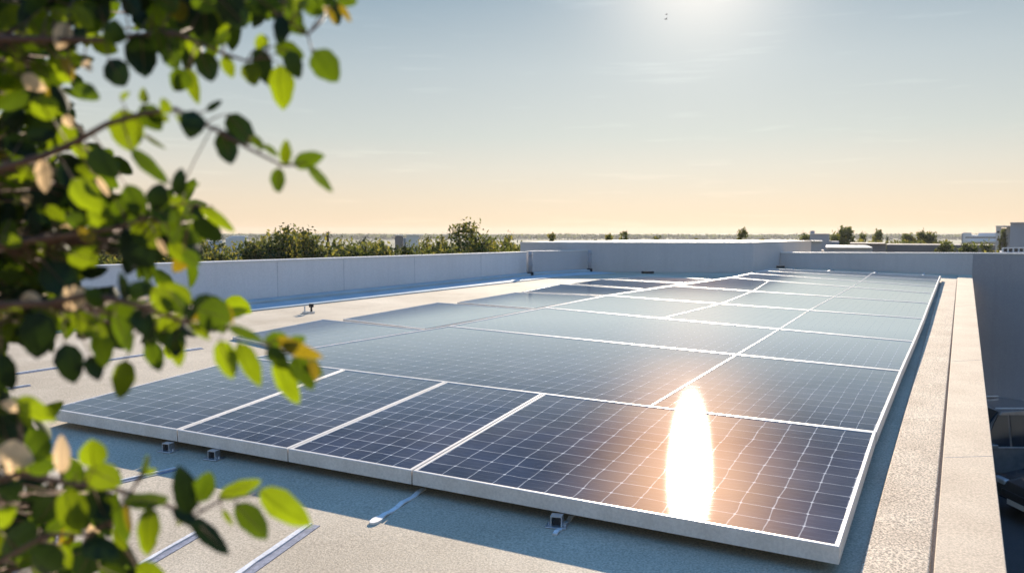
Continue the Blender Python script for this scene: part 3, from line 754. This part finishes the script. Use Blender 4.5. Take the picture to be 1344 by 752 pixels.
# ------------------------------------------------------------------ buildings and trees on the right
def bbox(g, x0, x1, y0, y1, Y, depth, zb=None):
    """box whose front face spans these pixels at distance Y, turned to stand square to the street it faces"""
    a, b = at(x0, y0, Y), at(x1, y1, Y); zb_ = b.z if zb is None else zb
    e = a if x0 > 672 else b
    d = Vector((e.x, e.y, 0)).normalized(); n = Vector((d.y, -d.x, 0))
    A = Vector((a.x, a.y, 0)); w = 1.0
    # right end: where the ray through x1 meets the facade line
    rb = ray(x1, y1); dn = Vector((rb.x, rb.y, 0)).normalized()
    den = n.x * dn.y - n.y * dn.x; L = (A.y * dn.x - A.x * dn.y) / den; L = abs(L)
    B = A + n * L
    P4 = [A, B, B + d * depth, A + d * depth]
    g.prism([(p.x, p.y, zb_) for p in P4], [(p.x, p.y, a.z) for p in P4]); return a, b
def building(name, label, parts, Y0):
    """parts: (part name, x0, x1, y0, y1, Y, depth, material, base z or None)"""
    c = at((parts[0][1] + parts[0][2]) / 2, 310, Y0); root = empty(name, (c.x, Y0, 0))
    for (pn, x0, x1, y0, y1, Y, dp, mt, zb) in parts:
        g = MB(); bbox(g, x0, x1, y0, y1, Y, dp, zb); g.v = [(v[0] - c.x, v[1] - Y0, v[2]) for v in g.v]; g.build(pn, M[mt], root)
    return tag(root, label, 'building')
building('rooftop_house', 'blue grey block with a small turret above the left end of the low end wall', [
    ('wall', 1063, 1088, 307.5, 330, 62, 3, 'bldg', 0), ('roof', 1062.6, 1088.4, 306.7, 307.5, 61.95, 3.1, 'cap', None),
    ('turret', 1063.5, 1069.2, 303, 306.7, 62.1, 1, 'bldg', None), ('parapet', 1088, 1101, 317, 330, 62, 3, 'bldg', 0)], 62)
building('roof_shed', 'small boxy shed with a pale flat lid in front of the turret block', [
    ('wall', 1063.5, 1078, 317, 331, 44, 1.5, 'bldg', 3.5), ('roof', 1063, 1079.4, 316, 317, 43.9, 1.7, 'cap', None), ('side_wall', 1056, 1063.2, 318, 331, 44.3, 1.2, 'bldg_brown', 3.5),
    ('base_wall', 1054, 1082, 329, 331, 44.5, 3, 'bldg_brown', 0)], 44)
building('low_building', 'long low building with a pale roof edge right of the boxy shed', [
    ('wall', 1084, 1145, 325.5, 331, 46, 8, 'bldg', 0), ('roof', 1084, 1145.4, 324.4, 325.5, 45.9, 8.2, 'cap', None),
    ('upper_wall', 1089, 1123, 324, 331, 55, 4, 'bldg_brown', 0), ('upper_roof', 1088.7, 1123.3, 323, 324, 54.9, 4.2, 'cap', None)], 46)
building('walled_terrace', 'row of grey walled terraces below the hedge in the middle distance', [
    ('wall', 1116, 1163, 320, 331, 58, 6, 'bldg_brown', 0), ('roof', 1115.7, 1163.3, 319.4, 320, 57.9, 6.2, 'bldg_brown', None),
    ('wall', 1163.8, 1240, 321, 331, 60, 6, 'bldg_brown', 0), ('window', 1190, 1196, 325, 330, 59.9, .05, 'darkglass', None),
    ('window', 1200, 1209, 324.5, 330, 59.9, .05, 'darkglass', None),
    ('wall', 1240.4, 1306, 321.5, 331, 62, 6, 'bldg_brown', 0), ('window', 1247, 1262, 325, 330, 61.9, .05, 'darkglass', None)], 58)
building('stadium_like_hall', 'distant white banded hall left of the tall tower', [
    ('wall', 1264, 1310, 309, 322, 150, 30, 'bldg_white', 0), ('upper_storey', 1264, 1275, 305.5, 309, 150, 12, 'bldg_white', None),
    ('upper_storey', 1284, 1310, 305.8, 309, 151, 12, 'bldg_white', None), ('window', 1267, 1309, 311, 312.6, 149.8, .1, 'darkglass', None),
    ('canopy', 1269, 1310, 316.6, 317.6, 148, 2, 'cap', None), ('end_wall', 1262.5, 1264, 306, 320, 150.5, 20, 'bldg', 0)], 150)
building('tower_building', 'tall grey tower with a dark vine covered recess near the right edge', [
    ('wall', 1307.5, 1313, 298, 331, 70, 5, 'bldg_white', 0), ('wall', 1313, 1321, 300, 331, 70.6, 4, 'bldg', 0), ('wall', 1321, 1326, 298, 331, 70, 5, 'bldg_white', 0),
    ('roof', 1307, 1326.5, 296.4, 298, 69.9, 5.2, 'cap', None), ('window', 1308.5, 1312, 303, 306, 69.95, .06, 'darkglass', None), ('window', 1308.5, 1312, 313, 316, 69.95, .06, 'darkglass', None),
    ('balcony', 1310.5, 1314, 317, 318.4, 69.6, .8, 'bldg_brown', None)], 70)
building('grey_block', 'big plain blue grey block cut by the right picture edge', [
    ('wall', 1326.3, 1400, 293, 331, 66, 12, 'bldg', 0), ('roof', 1326, 1400.4, 292, 293, 65.9, 12.2, 'bldg', None),
    ('door', 1352, 1360, 312, 331, 65.95, .06, 'darkglass', None)], 66)
# white railing on the neighbouring terrace
a_ = at(1316, 325.5, 40); b_ = at(1372, 325.5, 40); zb = at(1316, 332, 40).z
root = empty('white_railing', (a_.x, 40, zb)); L = b_.x - a_.x; hh = a_.z - zb
g = MB(); g.box((L/2, 0, hh), (L, .08, .05)); g.build('handrail', M['cap'], root)
for k in range(9):
    g = MB(); g.box((L * k / 8, 0, hh / 2 - .4), (.06, .06, hh + .75)); g.build('post', M['cap'], root)
g = MB(); g.box((L/2, .06, hh / 2), (L, .02, hh * .8)); g.build('glass_panel', M['darkglass'], root)
tag(root, 'low white railing in front of the grey block and tower', 'railing')
g = MB(); bbox(g, 1312, 1376, 331, 332, 39.5, 4, 0); tag(g.build('terrace_building', M['bldg']), 'low terrace roof carrying the white railing', 'building')
protos3 = [tree_proto(101, 6.0, 1.5, 5200, 5, .14, .1, top=.98), tree_proto(107, 6.0, 1.3, 3800, 6, .13, .2, top=.98)]
used3 = set()
def put3(k, px, ptop, Y, s_, label, rz=0):
    P = at(px, ptop, Y); o = protos3[k] if k not in used3 else copy_tree(protos3[k]); used3.add(k)
    o.location = (P.x, P.y, 0); o.scale = (s_, s_, P.z / 6.0); o.rotation_euler = (0, 0, rz); return tag(o, label, 'tree', 'trees in the right distance')
for k, px, pt, Y, s_, lab in ((1, 1056, 308, 64, .9, 'thin rusty treetop left of the turret block'), (1, 1093, 308, 66, .7, 'bare thin treetop right of the turret block'),
    (0, 1108, 300.5, 68, 1.0, 'largest dark tree in the right distance, right of the turret block'), (1, 1131, 307, 75, .6, 'small round tree right of the largest distant tree'),
    (0, 1152, 304, 72, .55, 'narrow dark upright tree in the right distance'), (0, 1193, 309, 75, .9, 'wide low tree left of the pair of tall trees'),
    (1, 1210, 304.5, 70, .7, 'pale see-through tree, left one of the pair of tall trees'), (0, 1220, 307, 70, .8, 'brownish tree, right one of the pair of tall trees'),
    (0, 1274, 323, 43, .75, 'round bright green bush under the white banded hall'), (0, 1241, 320, 57, .8, 'dark bushy tree between the terraces'),
    (1, 1297, 320, 55, .8, 'dull bush just left of the tall tower'), (1, 1317, 302, 68.5, .35, 'climber filling the dark recess of the tower')):
    put3(k, px, pt, Y, s_, lab, rz=px)
palm(1165, 309.5, 80, 'tiny palm with a flat head in the right distance', .9)
# hedge and the far wooded strip: nobody could count these
def mass(name, x0, x1, ytop, Y, dep, n, ls, mt, label, kind='stuff', seed=5, var=1.0):
    r = random.Random(seed); g = MB(); a, b = at(x0, ytop, Y), at(x1, ytop, Y)
    for i in range(n):
        u = r.random(); x = a.x + (b.x - a.x) * u
        top = a.z * (.93 + .05 * math.sin(u * 31 + seed) + .04 * math.sin(u * 83)) * (1 - .04 * var * r.random())
        z = top * (1 - .6 * r.random() ** 1.6); leafquad(g, Vector((x, Y + r.uniform(0, dep), z)), ls * r.uniform(.6, 1.3), r, r.randrange(len(mt)))
    return tag(g.build(name, [M[m] for m in mt]), label, 'vegetation', kind=kind)
mass('hedge', 1098, 1262, 315.6, 66, 5, 9000, .16, ('tree_leaf', 'tree_leaf2'), 'continuous green hedge line in the right distance')
mass('undergrowth', -200, 684, 317.5, 33, 3, 15000, .12, ('tree_leaf', 'tree_leaf2', 'tree_dark'), 'dense green undergrowth filling the gaps behind the tree row', seed=3, var=2)
mass('far_woodland', -300, 1600, 309.3, 700, 60, 16000, 2.4, ('tree_dark', 'tree_leaf'), 'hazy wooded strip along the whole horizon', seed=9)
# distant roofs on the left
building('domed_building', 'white low domed roof showing over the trees at the left', [
    ('wall', 296, 324, 312.5, 330, 90, 10, 'bldg_white', 0), ('roof', 300, 326, 310.6, 312.5, 90.2, 9, 'bldg_white', None), ('roof', 304, 322, 309.6, 310.6, 90.4, 8, 'cap', None), ('annex', 270, 292, 316, 330, 92, 6, 'bldg_white', 0)], 90)
building('box_building', 'two flat roofed grey boxes above the trees left of the big tree', [
    ('wall', 518.3, 529, 309.6, 330, 85, 4, 'bldg_brown', 0), ('roof', 518, 529.3, 308.8, 309.6, 84.9, 4.2, 'cap', None),
    ('wall', 533.3, 550, 309.0, 330, 84, 5, 'bldg_white', 0), ('roof', 533, 555.5, 308.0, 309.0, 83.9, 5.2, 'cap', None), ('link', 529, 533.4, 313, 330, 85, 3, 'bldg', 0)], 85)
# two far birds
for px, py, s_, lab in ((874.5, 20, .16, 'tiny grey bird speck high in the sky, the upper one'), (874, 26, .22, 'tiny grey bird speck high in the sky, the lower one')):
    P = at(px, py, 60); s_ *= .6; root = empty('bird', P, .4)
    g = MB(); g.tube([(-s_, 0, 0), (0, 0, .02), (s_ * 1.1, 0, 0)], [s_*.06, s_*.22, s_*.04], 6); g.build('bird_body', M['bldg_brown'], root)
    for sg in (-1, 1):
        g = MB(); g.prism([(-.03, 0, 0), (.06, 0, 0), (.02, sg * s_ * 1.1, s_ * .7), (-.02, sg * s_ * 1.1, s_ * .7)], [(-.03, 0, .01), (.06, 0, .01), (.02, sg * s_ * 1.1, s_ * .7 + .01), (-.02, sg * s_ * 1.1, s_ * .7 + .01)])
        g.build('wing', M['bldg_brown'], root)
    tag(root, lab, 'bird')

# ------------------------------------------------------------------ the leafy branches at the left
def leaf3(g, B, T, w, mi, r, roll=None, curl=None):
    """one leaf: blade with a folded midrib; B base, T tip, w full width"""
    ax = T - B; L = ax.length; ax = ax / L
    view = ((B + T) / 2 - Vector((0, 0, CZ))).normalized()
    side = ax.cross(view).normalized(); nrm_ = side.cross(ax).normalized()
    roll = r.uniform(-.55, .55) if roll is None else roll
    q = Matrix.Rotation(roll, 3, ax); side = q @ side; nrm_ = q @ nrm_
    curl = r.uniform(-.16, .16) if curl is None else curl
    fold = r.uniform(.05, .28); n = 8; rows = []
    for i in range(n + 1):
        t = i / n; ww = .5 * w * (math.sin(math.pi * min(1, t ** .88)) ** .62 if 0 < t < 1 else 0) * (1.06 - .22 * t)
        c = B + ax * L * t + nrm_ * L * curl * (math.sin(math.pi * t) - .4 * t)
        wob = 1 + .05 * math.sin(t * 17 + L * 900)
        k = len(g.v)
        g.v += [tuple(c - side * ww * wob + nrm_ * fold * ww), tuple(c - side * ww * .5 * wob + nrm_ * fold * ww * .42), tuple(c),
                tuple(c + side * ww * .5 * wob + nrm_ * fold * ww * .42), tuple(c + side * ww * wob + nrm_ * fold * ww)]; rows.append(k)
    for i in range(n):
        for j in range(4):
            g.f.append((rows[i] + j, rows[i] + j + 1, rows[i+1] + j + 1, rows[i+1] + j))
            if mi: g.mi[len(g.f) - 1] = mi
LM = [M['leaf_L'], M['leaf_M'], M['leaf_D'], M['leaf_Y'], M['leaf_P']]
TI = {'L': 0, 'M': 1, 'D': 2, 'Y': 3, 'P': 4}
BR = [   # branch centre lines in pixels, distance, thickness (m)
 ([(-330, 60), (-120, 50), (20, 52), (130, 53), (190, 46), (232, 44), (292, 70), (322, 80), (352, 76)], .86, .0042),
 ([(-330, -40), (-60, -30), (120, -18), (260, -6), (345, 6), (372, 24), (404, 46), (410, 70)], .84, .0036),
 ([(-330, 260), (-60, 240), (62, 203), (100, 186), (141, 163), (185, 150), (230, 143), (285, 172), (332, 198), (370, 217), (392, 217)], .82, .0042),
 ([(-330, 350), (-60, 330), (60, 313), (110, 306), (150, 300), (200, 284), (240, 268), (280, 272)], .84, .0040),
 ([(-330, 420), (-60, 402), (60, 398), (120, 386), (180, 400), (240, 422), (300, 430), (345, 450), (372, 462)], .80, .0044),
 ([(-330, 660), (-60, 640), (30, 622), (100, 636), (150, 642), (200, 656), (255, 676), (292, 655), (345, 648)], .78, .0040),
 ([(-330, 820), (-60, 770), (60, 702), (118, 700), (152, 680), (180, 632), (196, 600)], .80, .0034)]
LV = {
0: "38 25 60 57 34 L|65 12 95 28 22 L|93 8 122 38 22 L|88 30 76 65 22 P|28 100 60 118 20 P|110 78 120 94 11 P|42 80 66 105 18 L|80 75 97 105 14 Y|88 68 110 85 14 L|135 35 165 52 30 M|142 78 165 114 32 D|185 45 190 103 40 D|203 5 215 35 26 L|95 112 130 130 24 M|262 68 280 108 30 D|245 92 228 120 28 M|250 90 260 138 17 L|293 73 306 103 17 L|325 82 335 113 24 L|352 50 334 62 18 L|338 62 353 113 24 D|368 85 372 145 31 L|378 66 393 104 24 D|232 0 238 30 24 Y|205 40 212 70 20 M|268 8 272 62 32 D|226 40 240 66 20 M|360 60 400 76 24 M|300 40 282 62 14 M|10 60 34 74 18 L|130 8 140 30 22 D|160 -5 182 20 26 D|220 60 232 92 24 M",
1: "285 -5 325 36 40 D|362 14 404 46 24 M|400 0 425 20 24 M|430 10 441 33 8 Y|445 6 461 30 9 Y|440 -4 470 4 16 M|320 2 352 18 20 M|412 66 444 108 36 M|372 20 366 60 22 D|340 0 372 22 30 M|378 -8 402 14 22 L|412 -10 440 8 18 M|250 -8 290 12 30 M|200 -10 236 12 30 M|305 14 322 32 18 M",
2: "160 143 172 200 42 L|172 196 222 242 19 M|115 198 156 232 34 D|165 242 190 282 26 M|203 274 212 240 28 D|233 258 238 220 19 D|185 138 212 172 28 M|255 145 249 182 31 D|292 170 304 217 28 D|298 150 334 190 30 D|330 178 347 197 12 M|345 190 366 206 9 M|374 217 376 183 16 L|366 220 365 254 19 M|384 216 426 204 22 M|404 216 437 253 14 M|270 146 292 132 9 D|158 130 170 121 8 L|190 136 188 115 12 L|205 148 222 160 10 L|95 235 132 278 34 L|48 126 70 158 32 L|84 152 97 168 13 P|20 215 48 236 16 L|56 208 60 254 20 P|126 232 144 258 8 P|222 150 212 128 14 L|188 176 218 196 6 M|244 164 230 150 8 L",
3: "262 269 309 305 16 L|220 262 248 268 14 L|242 250 262 240 8 M|85 330 132 345 28 L|180 288 206 326 32 L|160 303 202 350 42 D|58 345 96 386 42 D|120 270 146 302 28 L|0 310 30 322 18 L|60 270 86 292 16 L|206 312 219 335 8 P|222 318 250 346 20 L|210 290 240 314 20 M|196 268 232 290 24 M|240 330 262 350 20 M|224 268 236 300 18 M|150 262 168 284 26 M|176 262 186 288 24 D|235 300 226 322 14 M|100 300 126 318 18 Y|90 280 112 300 22 M",
4: "52 408 48 472 44 D|85 450 98 504 34 D|130 432 138 482 28 M|118 466 130 500 22 D|165 472 158 524 28 L|0 462 17 514 24 D|93 408 142 442 28 L|150 412 172 464 22 M|202 378 224 412 26 L|222 382 254 420 18 M|178 405 200 446 28 D|196 446 210 488 24 M|230 430 231 470 24 D|229 446 236 482 20 L|164 396 158 356 13 D|196 392 190 350 8 M|252 408 276 386 20 D|258 406 305 420 44 M|295 398 306 426 10 Y|298 428 346 448 14 M|248 424 276 446 12 L|288 446 306 498 28 L|312 448 343 508 25 L|345 452 378 440 22 M|362 444 424 470 20 Y|362 470 392 532 28 L|384 468 412 512 26 M|408 472 416 500 14 Y|165 386 202 374 24 D|80 396 117 384 30 P|28 388 54 398 20 P|236 410 222 436 14 L|372 456 402 442 18 M|350 456 380 484 22 M|398 468 424 494 18 M|136 402 112 378 22 M",
5: "22 522 74 552 24 L|0 528 42 537 15 P|0 545 32 570 38 D|28 530 42 562 15 L|82 622 80 570 20 P|124 614 120 576 34 L|114 614 160 636 36 L|86 642 106 702 36 L|76 652 46 690 36 D|-4 588 44 606 34 P|34 610 74 612 26 M|160 656 224 655 22 M|158 664 166 712 22 M|165 660 172 700 8 Y|196 664 193 730 28 L|252 674 234 610 32 D|260 660 276 618 30 M|286 652 344 630 22 L|340 642 409 690 36 L|308 660 352 708 32 M|250 678 301 728 24 D|226 668 264 692 16 D|122 640 140 684 34 D|100 620 88 644 18 M|0 655 28 632 28 D|142 650 150 676 20 M|232 690 250 668 8 L|292 668 306 690 8 L",
6: "52 694 -2 724 42 D|75 714 50 754 42 D|78 714 94 746 15 L|118 728 100 760 36 D|108 712 156 730 32 D|150 704 184 752 18 D|178 742 218 758 24 L|183 632 195 594 8 M|184 622 207 616 8 L|150 690 166 722 16 L|-10 690 20 664 26 L|20 740 50 730 22 M|62 700 84 680 20 M|130 744 168 760 24 M"}
root = empty('leafy_shrub', (-1.12, .84, deck_z(.84)))
inv = Matrix.Translation(-root.location)
def lp(px, py, Y): return at(px, py, Y)
tr = MB(); tx = Vector((-1.12, .84, deck_z(.84)))
tr.tube([inv @ (tx + Vector((dx, dy, z))) for dx, dy, z in ((0, 0, 0), (.02, .0, .5), (-.01, .01, 1.1), (.03, 0, 1.7), (.0, .02, 2.2))], [.035, .028, .024, .018, .010], 9)
tr.build('trunk', M['bark'], root, smooth=True)
rl = random.Random(5)
FILLZ = {  # dense leaf zones behind, per branch: list of (x0, y0, x1, y1, count)
0: [(-70, 40, 70, 140, 46), (60, -20, 125, 60, 16), (190, 20, 310, 60, 14), (-70, 60, 20, 140, 14), (60, 60, 100, 120, 6)],
1: [(-70, -50, 135, 25, 46), (170, -50, 320, 25, 40), (300, -40, 440, 8, 20)],
2: [(-70, 130, 95, 270, 74), (60, 220, 150, 275, 20), (90, 200, 150, 240, 5)],
3: [(-70, 265, 95, 350, 56), (90, 262, 205, 330, 26), (160, 268, 255, 340, 16), (-70, 340, 105, 385, 30)],
4: [(-70, 380, 60, 440, 30), (50, 385, 130, 425, 8), (110, 375, 240, 440, 15), (200, 390, 310, 440, 9), (-70, 430, 8, 520, 8)],
5: [(-70, 540, 50, 640, 30), (40, 640, 150, 700, 18), (-70, 630, 60, 700, 24)],
6: [(-70, 690, 70, 790, 26), (70, 720, 200, 790, 18)]}
for bi, (pl, Yb, rad) in enumerate(BR):
    pts = []
    for k, (x, y) in enumerate(pl):
        pts.append(lp(x, y, Yb + (.04 if k == 0 else 0) + .012 * math.sin(k * 2.1 + bi)))
    start = tx + Vector((0, 0, max(.3, min(2.15, pts[0].z - tx.z - .12))))
    pts = [start] + pts
    n = len(pts)
    br = MB(); br.tube([inv @ p for p in pts], [rad * (1.15 - .92 * i / (n - 1)) for i in range(n)], 7)
    brc = empty('tmp', (0, 0, 0))
    lf = MB(); tw = br
    def nearest(p):
        best = None
        for i in range(1, n - 1):
            a, b = pts[i], pts[i+1]; k = max(0, min(1, (p - a).dot(b - a) / (b - a).length_squared)); q = a + (b - a) * k
            d = (q - p).length
            if best is None or d < best[0]: best = (d, q)
        return best
    for ent in LV[bi].split('|'):
        x0, y0, x1, y1, w, tn = ent.split(); x0, y0, x1, y1, w = map(float, (x0, y0, x1, y1, w))
        Y = Yb + rl.uniform(-.02, .02); B = lp(x0, y0, Y); T = lp(x1, y1, Y + rl.uniform(-.012, .012))
        leaf3(lf, inv @ B, inv @ T, w * 1.08 * Y / F, TI[tn], rl, roll=rl.uniform(-.3, .3)) if False else None
        g0 = MB(); leaf3(g0, B, T, w * 1.08 * Y / F, TI[tn], rl, roll=rl.uniform(-.3, .3))
        k = len(lf.v); lf.v += [tuple(inv @ Vector(p)) for p in g0.v]; f0 = len(lf.f)
        for fi, f in enumerate(g0.f):
            lf.f.append(tuple(k + j for j in f))
            if TI[tn]: lf.mi[f0 + fi] = TI[tn]
        d, q = nearest(B)
        if d < .09: tw.tube([inv @ q, inv @ ((q + B) / 2 + Vector((0, 0, .002))), inv @ B, inv @ (B + (T - B) * .85)], [.0010, .0008, .0007, .0003], 4)
    for (x0, y0, x1, y1, cnt) in FILLZ[bi]:
        for _ in range(int(cnt * 2.3)):
            px, py = rl.uniform(x0, x1), rl.uniform(y0, y1); Y = rl.uniform(.90, 1.25)
            a = rl.uniform(0, 6.28); L = rl.uniform(.032, .046)
            B = lp(px, py, Y); T = B + Vector((math.cos(a), rl.uniform(-.5, .5), math.sin(a) - .35)).normalized() * L
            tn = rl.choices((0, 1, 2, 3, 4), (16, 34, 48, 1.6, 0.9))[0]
            g0 = MB(); leaf3(g0, B, T, L * rl.uniform(.5, .68), tn, rl, roll=rl.uniform(-1.0, 1.0))
            k = len(lf.v); lf.v += [tuple(inv @ Vector(p)) for p in g0.v]; f0 = len(lf.f)
            for fi, f in enumerate(g0.f):
                lf.f.append(tuple(k + j for j in f))
                if tn: lf.mi[f0 + fi] = tn
            d, q = nearest(B)
            if rl.random() < .5: tw.tube([inv @ q, inv @ ((q + B) / 2 - Vector((0, 0, .006))), inv @ B], [.0012, .0009, .0006], 4)
    bpy.data.objects.remove(brc); brc = br.build('branch', M['twig'], root, smooth=True); lf.build('foliage', LM, brc, smooth=True)
tag(root, 'leafy green shrub branches hanging out of focus into the left of the view', 'shrub')

# ------------------------------------------------------------------ the air
hz, ht, hp, ho = mat('haze_air'); ht.nodes.remove(hp)
pv = ht.nodes.new('ShaderNodeVolumePrincipled'); pv.inputs['Color'].default_value = (.86, .88, .92, 1); pv.inputs['Density'].default_value = 0.00025
pv.inputs['Anisotropy'].default_value = 0.3
ht.links.new(pv.outputs[0], ho.inputs['Volume'])
g = MB(); g.box((0, 300, 4.5), (1500, 1000, 12.0))
tag(g.build('haze', hz), 'thin evening haze over the whole place', 'haze', kind='stuff')

# fine vertical joints in the left parapet and hairline joints across the right coping
wl = [o for o in bpy.data.objects if o.name == 'parapet_wall'][0]
for k, px in enumerate((365, 452, 545, 632)):
    P = on(px, 400 - (px - 311) * 0.1016); k_ = (P.y - A0.y) / (A1.y - A0.y); P = A0.lerp(A1, k_)
    zt = zA0 + kA * (P.y - A0.y) - 0.035; d_ = (A1 - A0).normalized(); n_ = nin
    g = MB(); c = P - wl.location; c.z = 0; z0_, z1_ = deck_z(P.y) - wl.location.z, zt - wl.location.z
    q = [c + n_ * .0005 - d_ * .002, c + n_ * .0025 - d_ * .002, c + n_ * .0025 + d_ * .002, c + n_ * .0005 + d_ * .002]
    if (q[1] - q[0]).cross(q[2] - q[1]).z < 0: q = q[::-1]
    g.prism([Vector((p.x, p.y, z0_)) for p in q], [Vector((p.x, p.y, z1_)) for p in q]); g.build('movement_joint', M['groove'], wl)
cpg = [o for o in bpy.data.objects if o.name == 'roof_coping'][0]
for y in (474, 600, 402):
    a_, b_ = on(1225 + (752 - y) * .0816, y, 0.0308), on(1322 - (752 - y) * .1173, y - 2, 0.0308)
    a_ = a_ + (b_ - a_) * .02; b_ = b_ - (b_ - a_) * .02
    d_ = Vector((0, .0022, 0)); g = MB(); q = [p - cpg.location for p in (a_ - d_, b_ - d_, b_ + d_, a_ + d_)]
    g.prism([p - Vector((0, 0, .003)) for p in q], q); g.build('coping_joint', M['groove'], cpg)
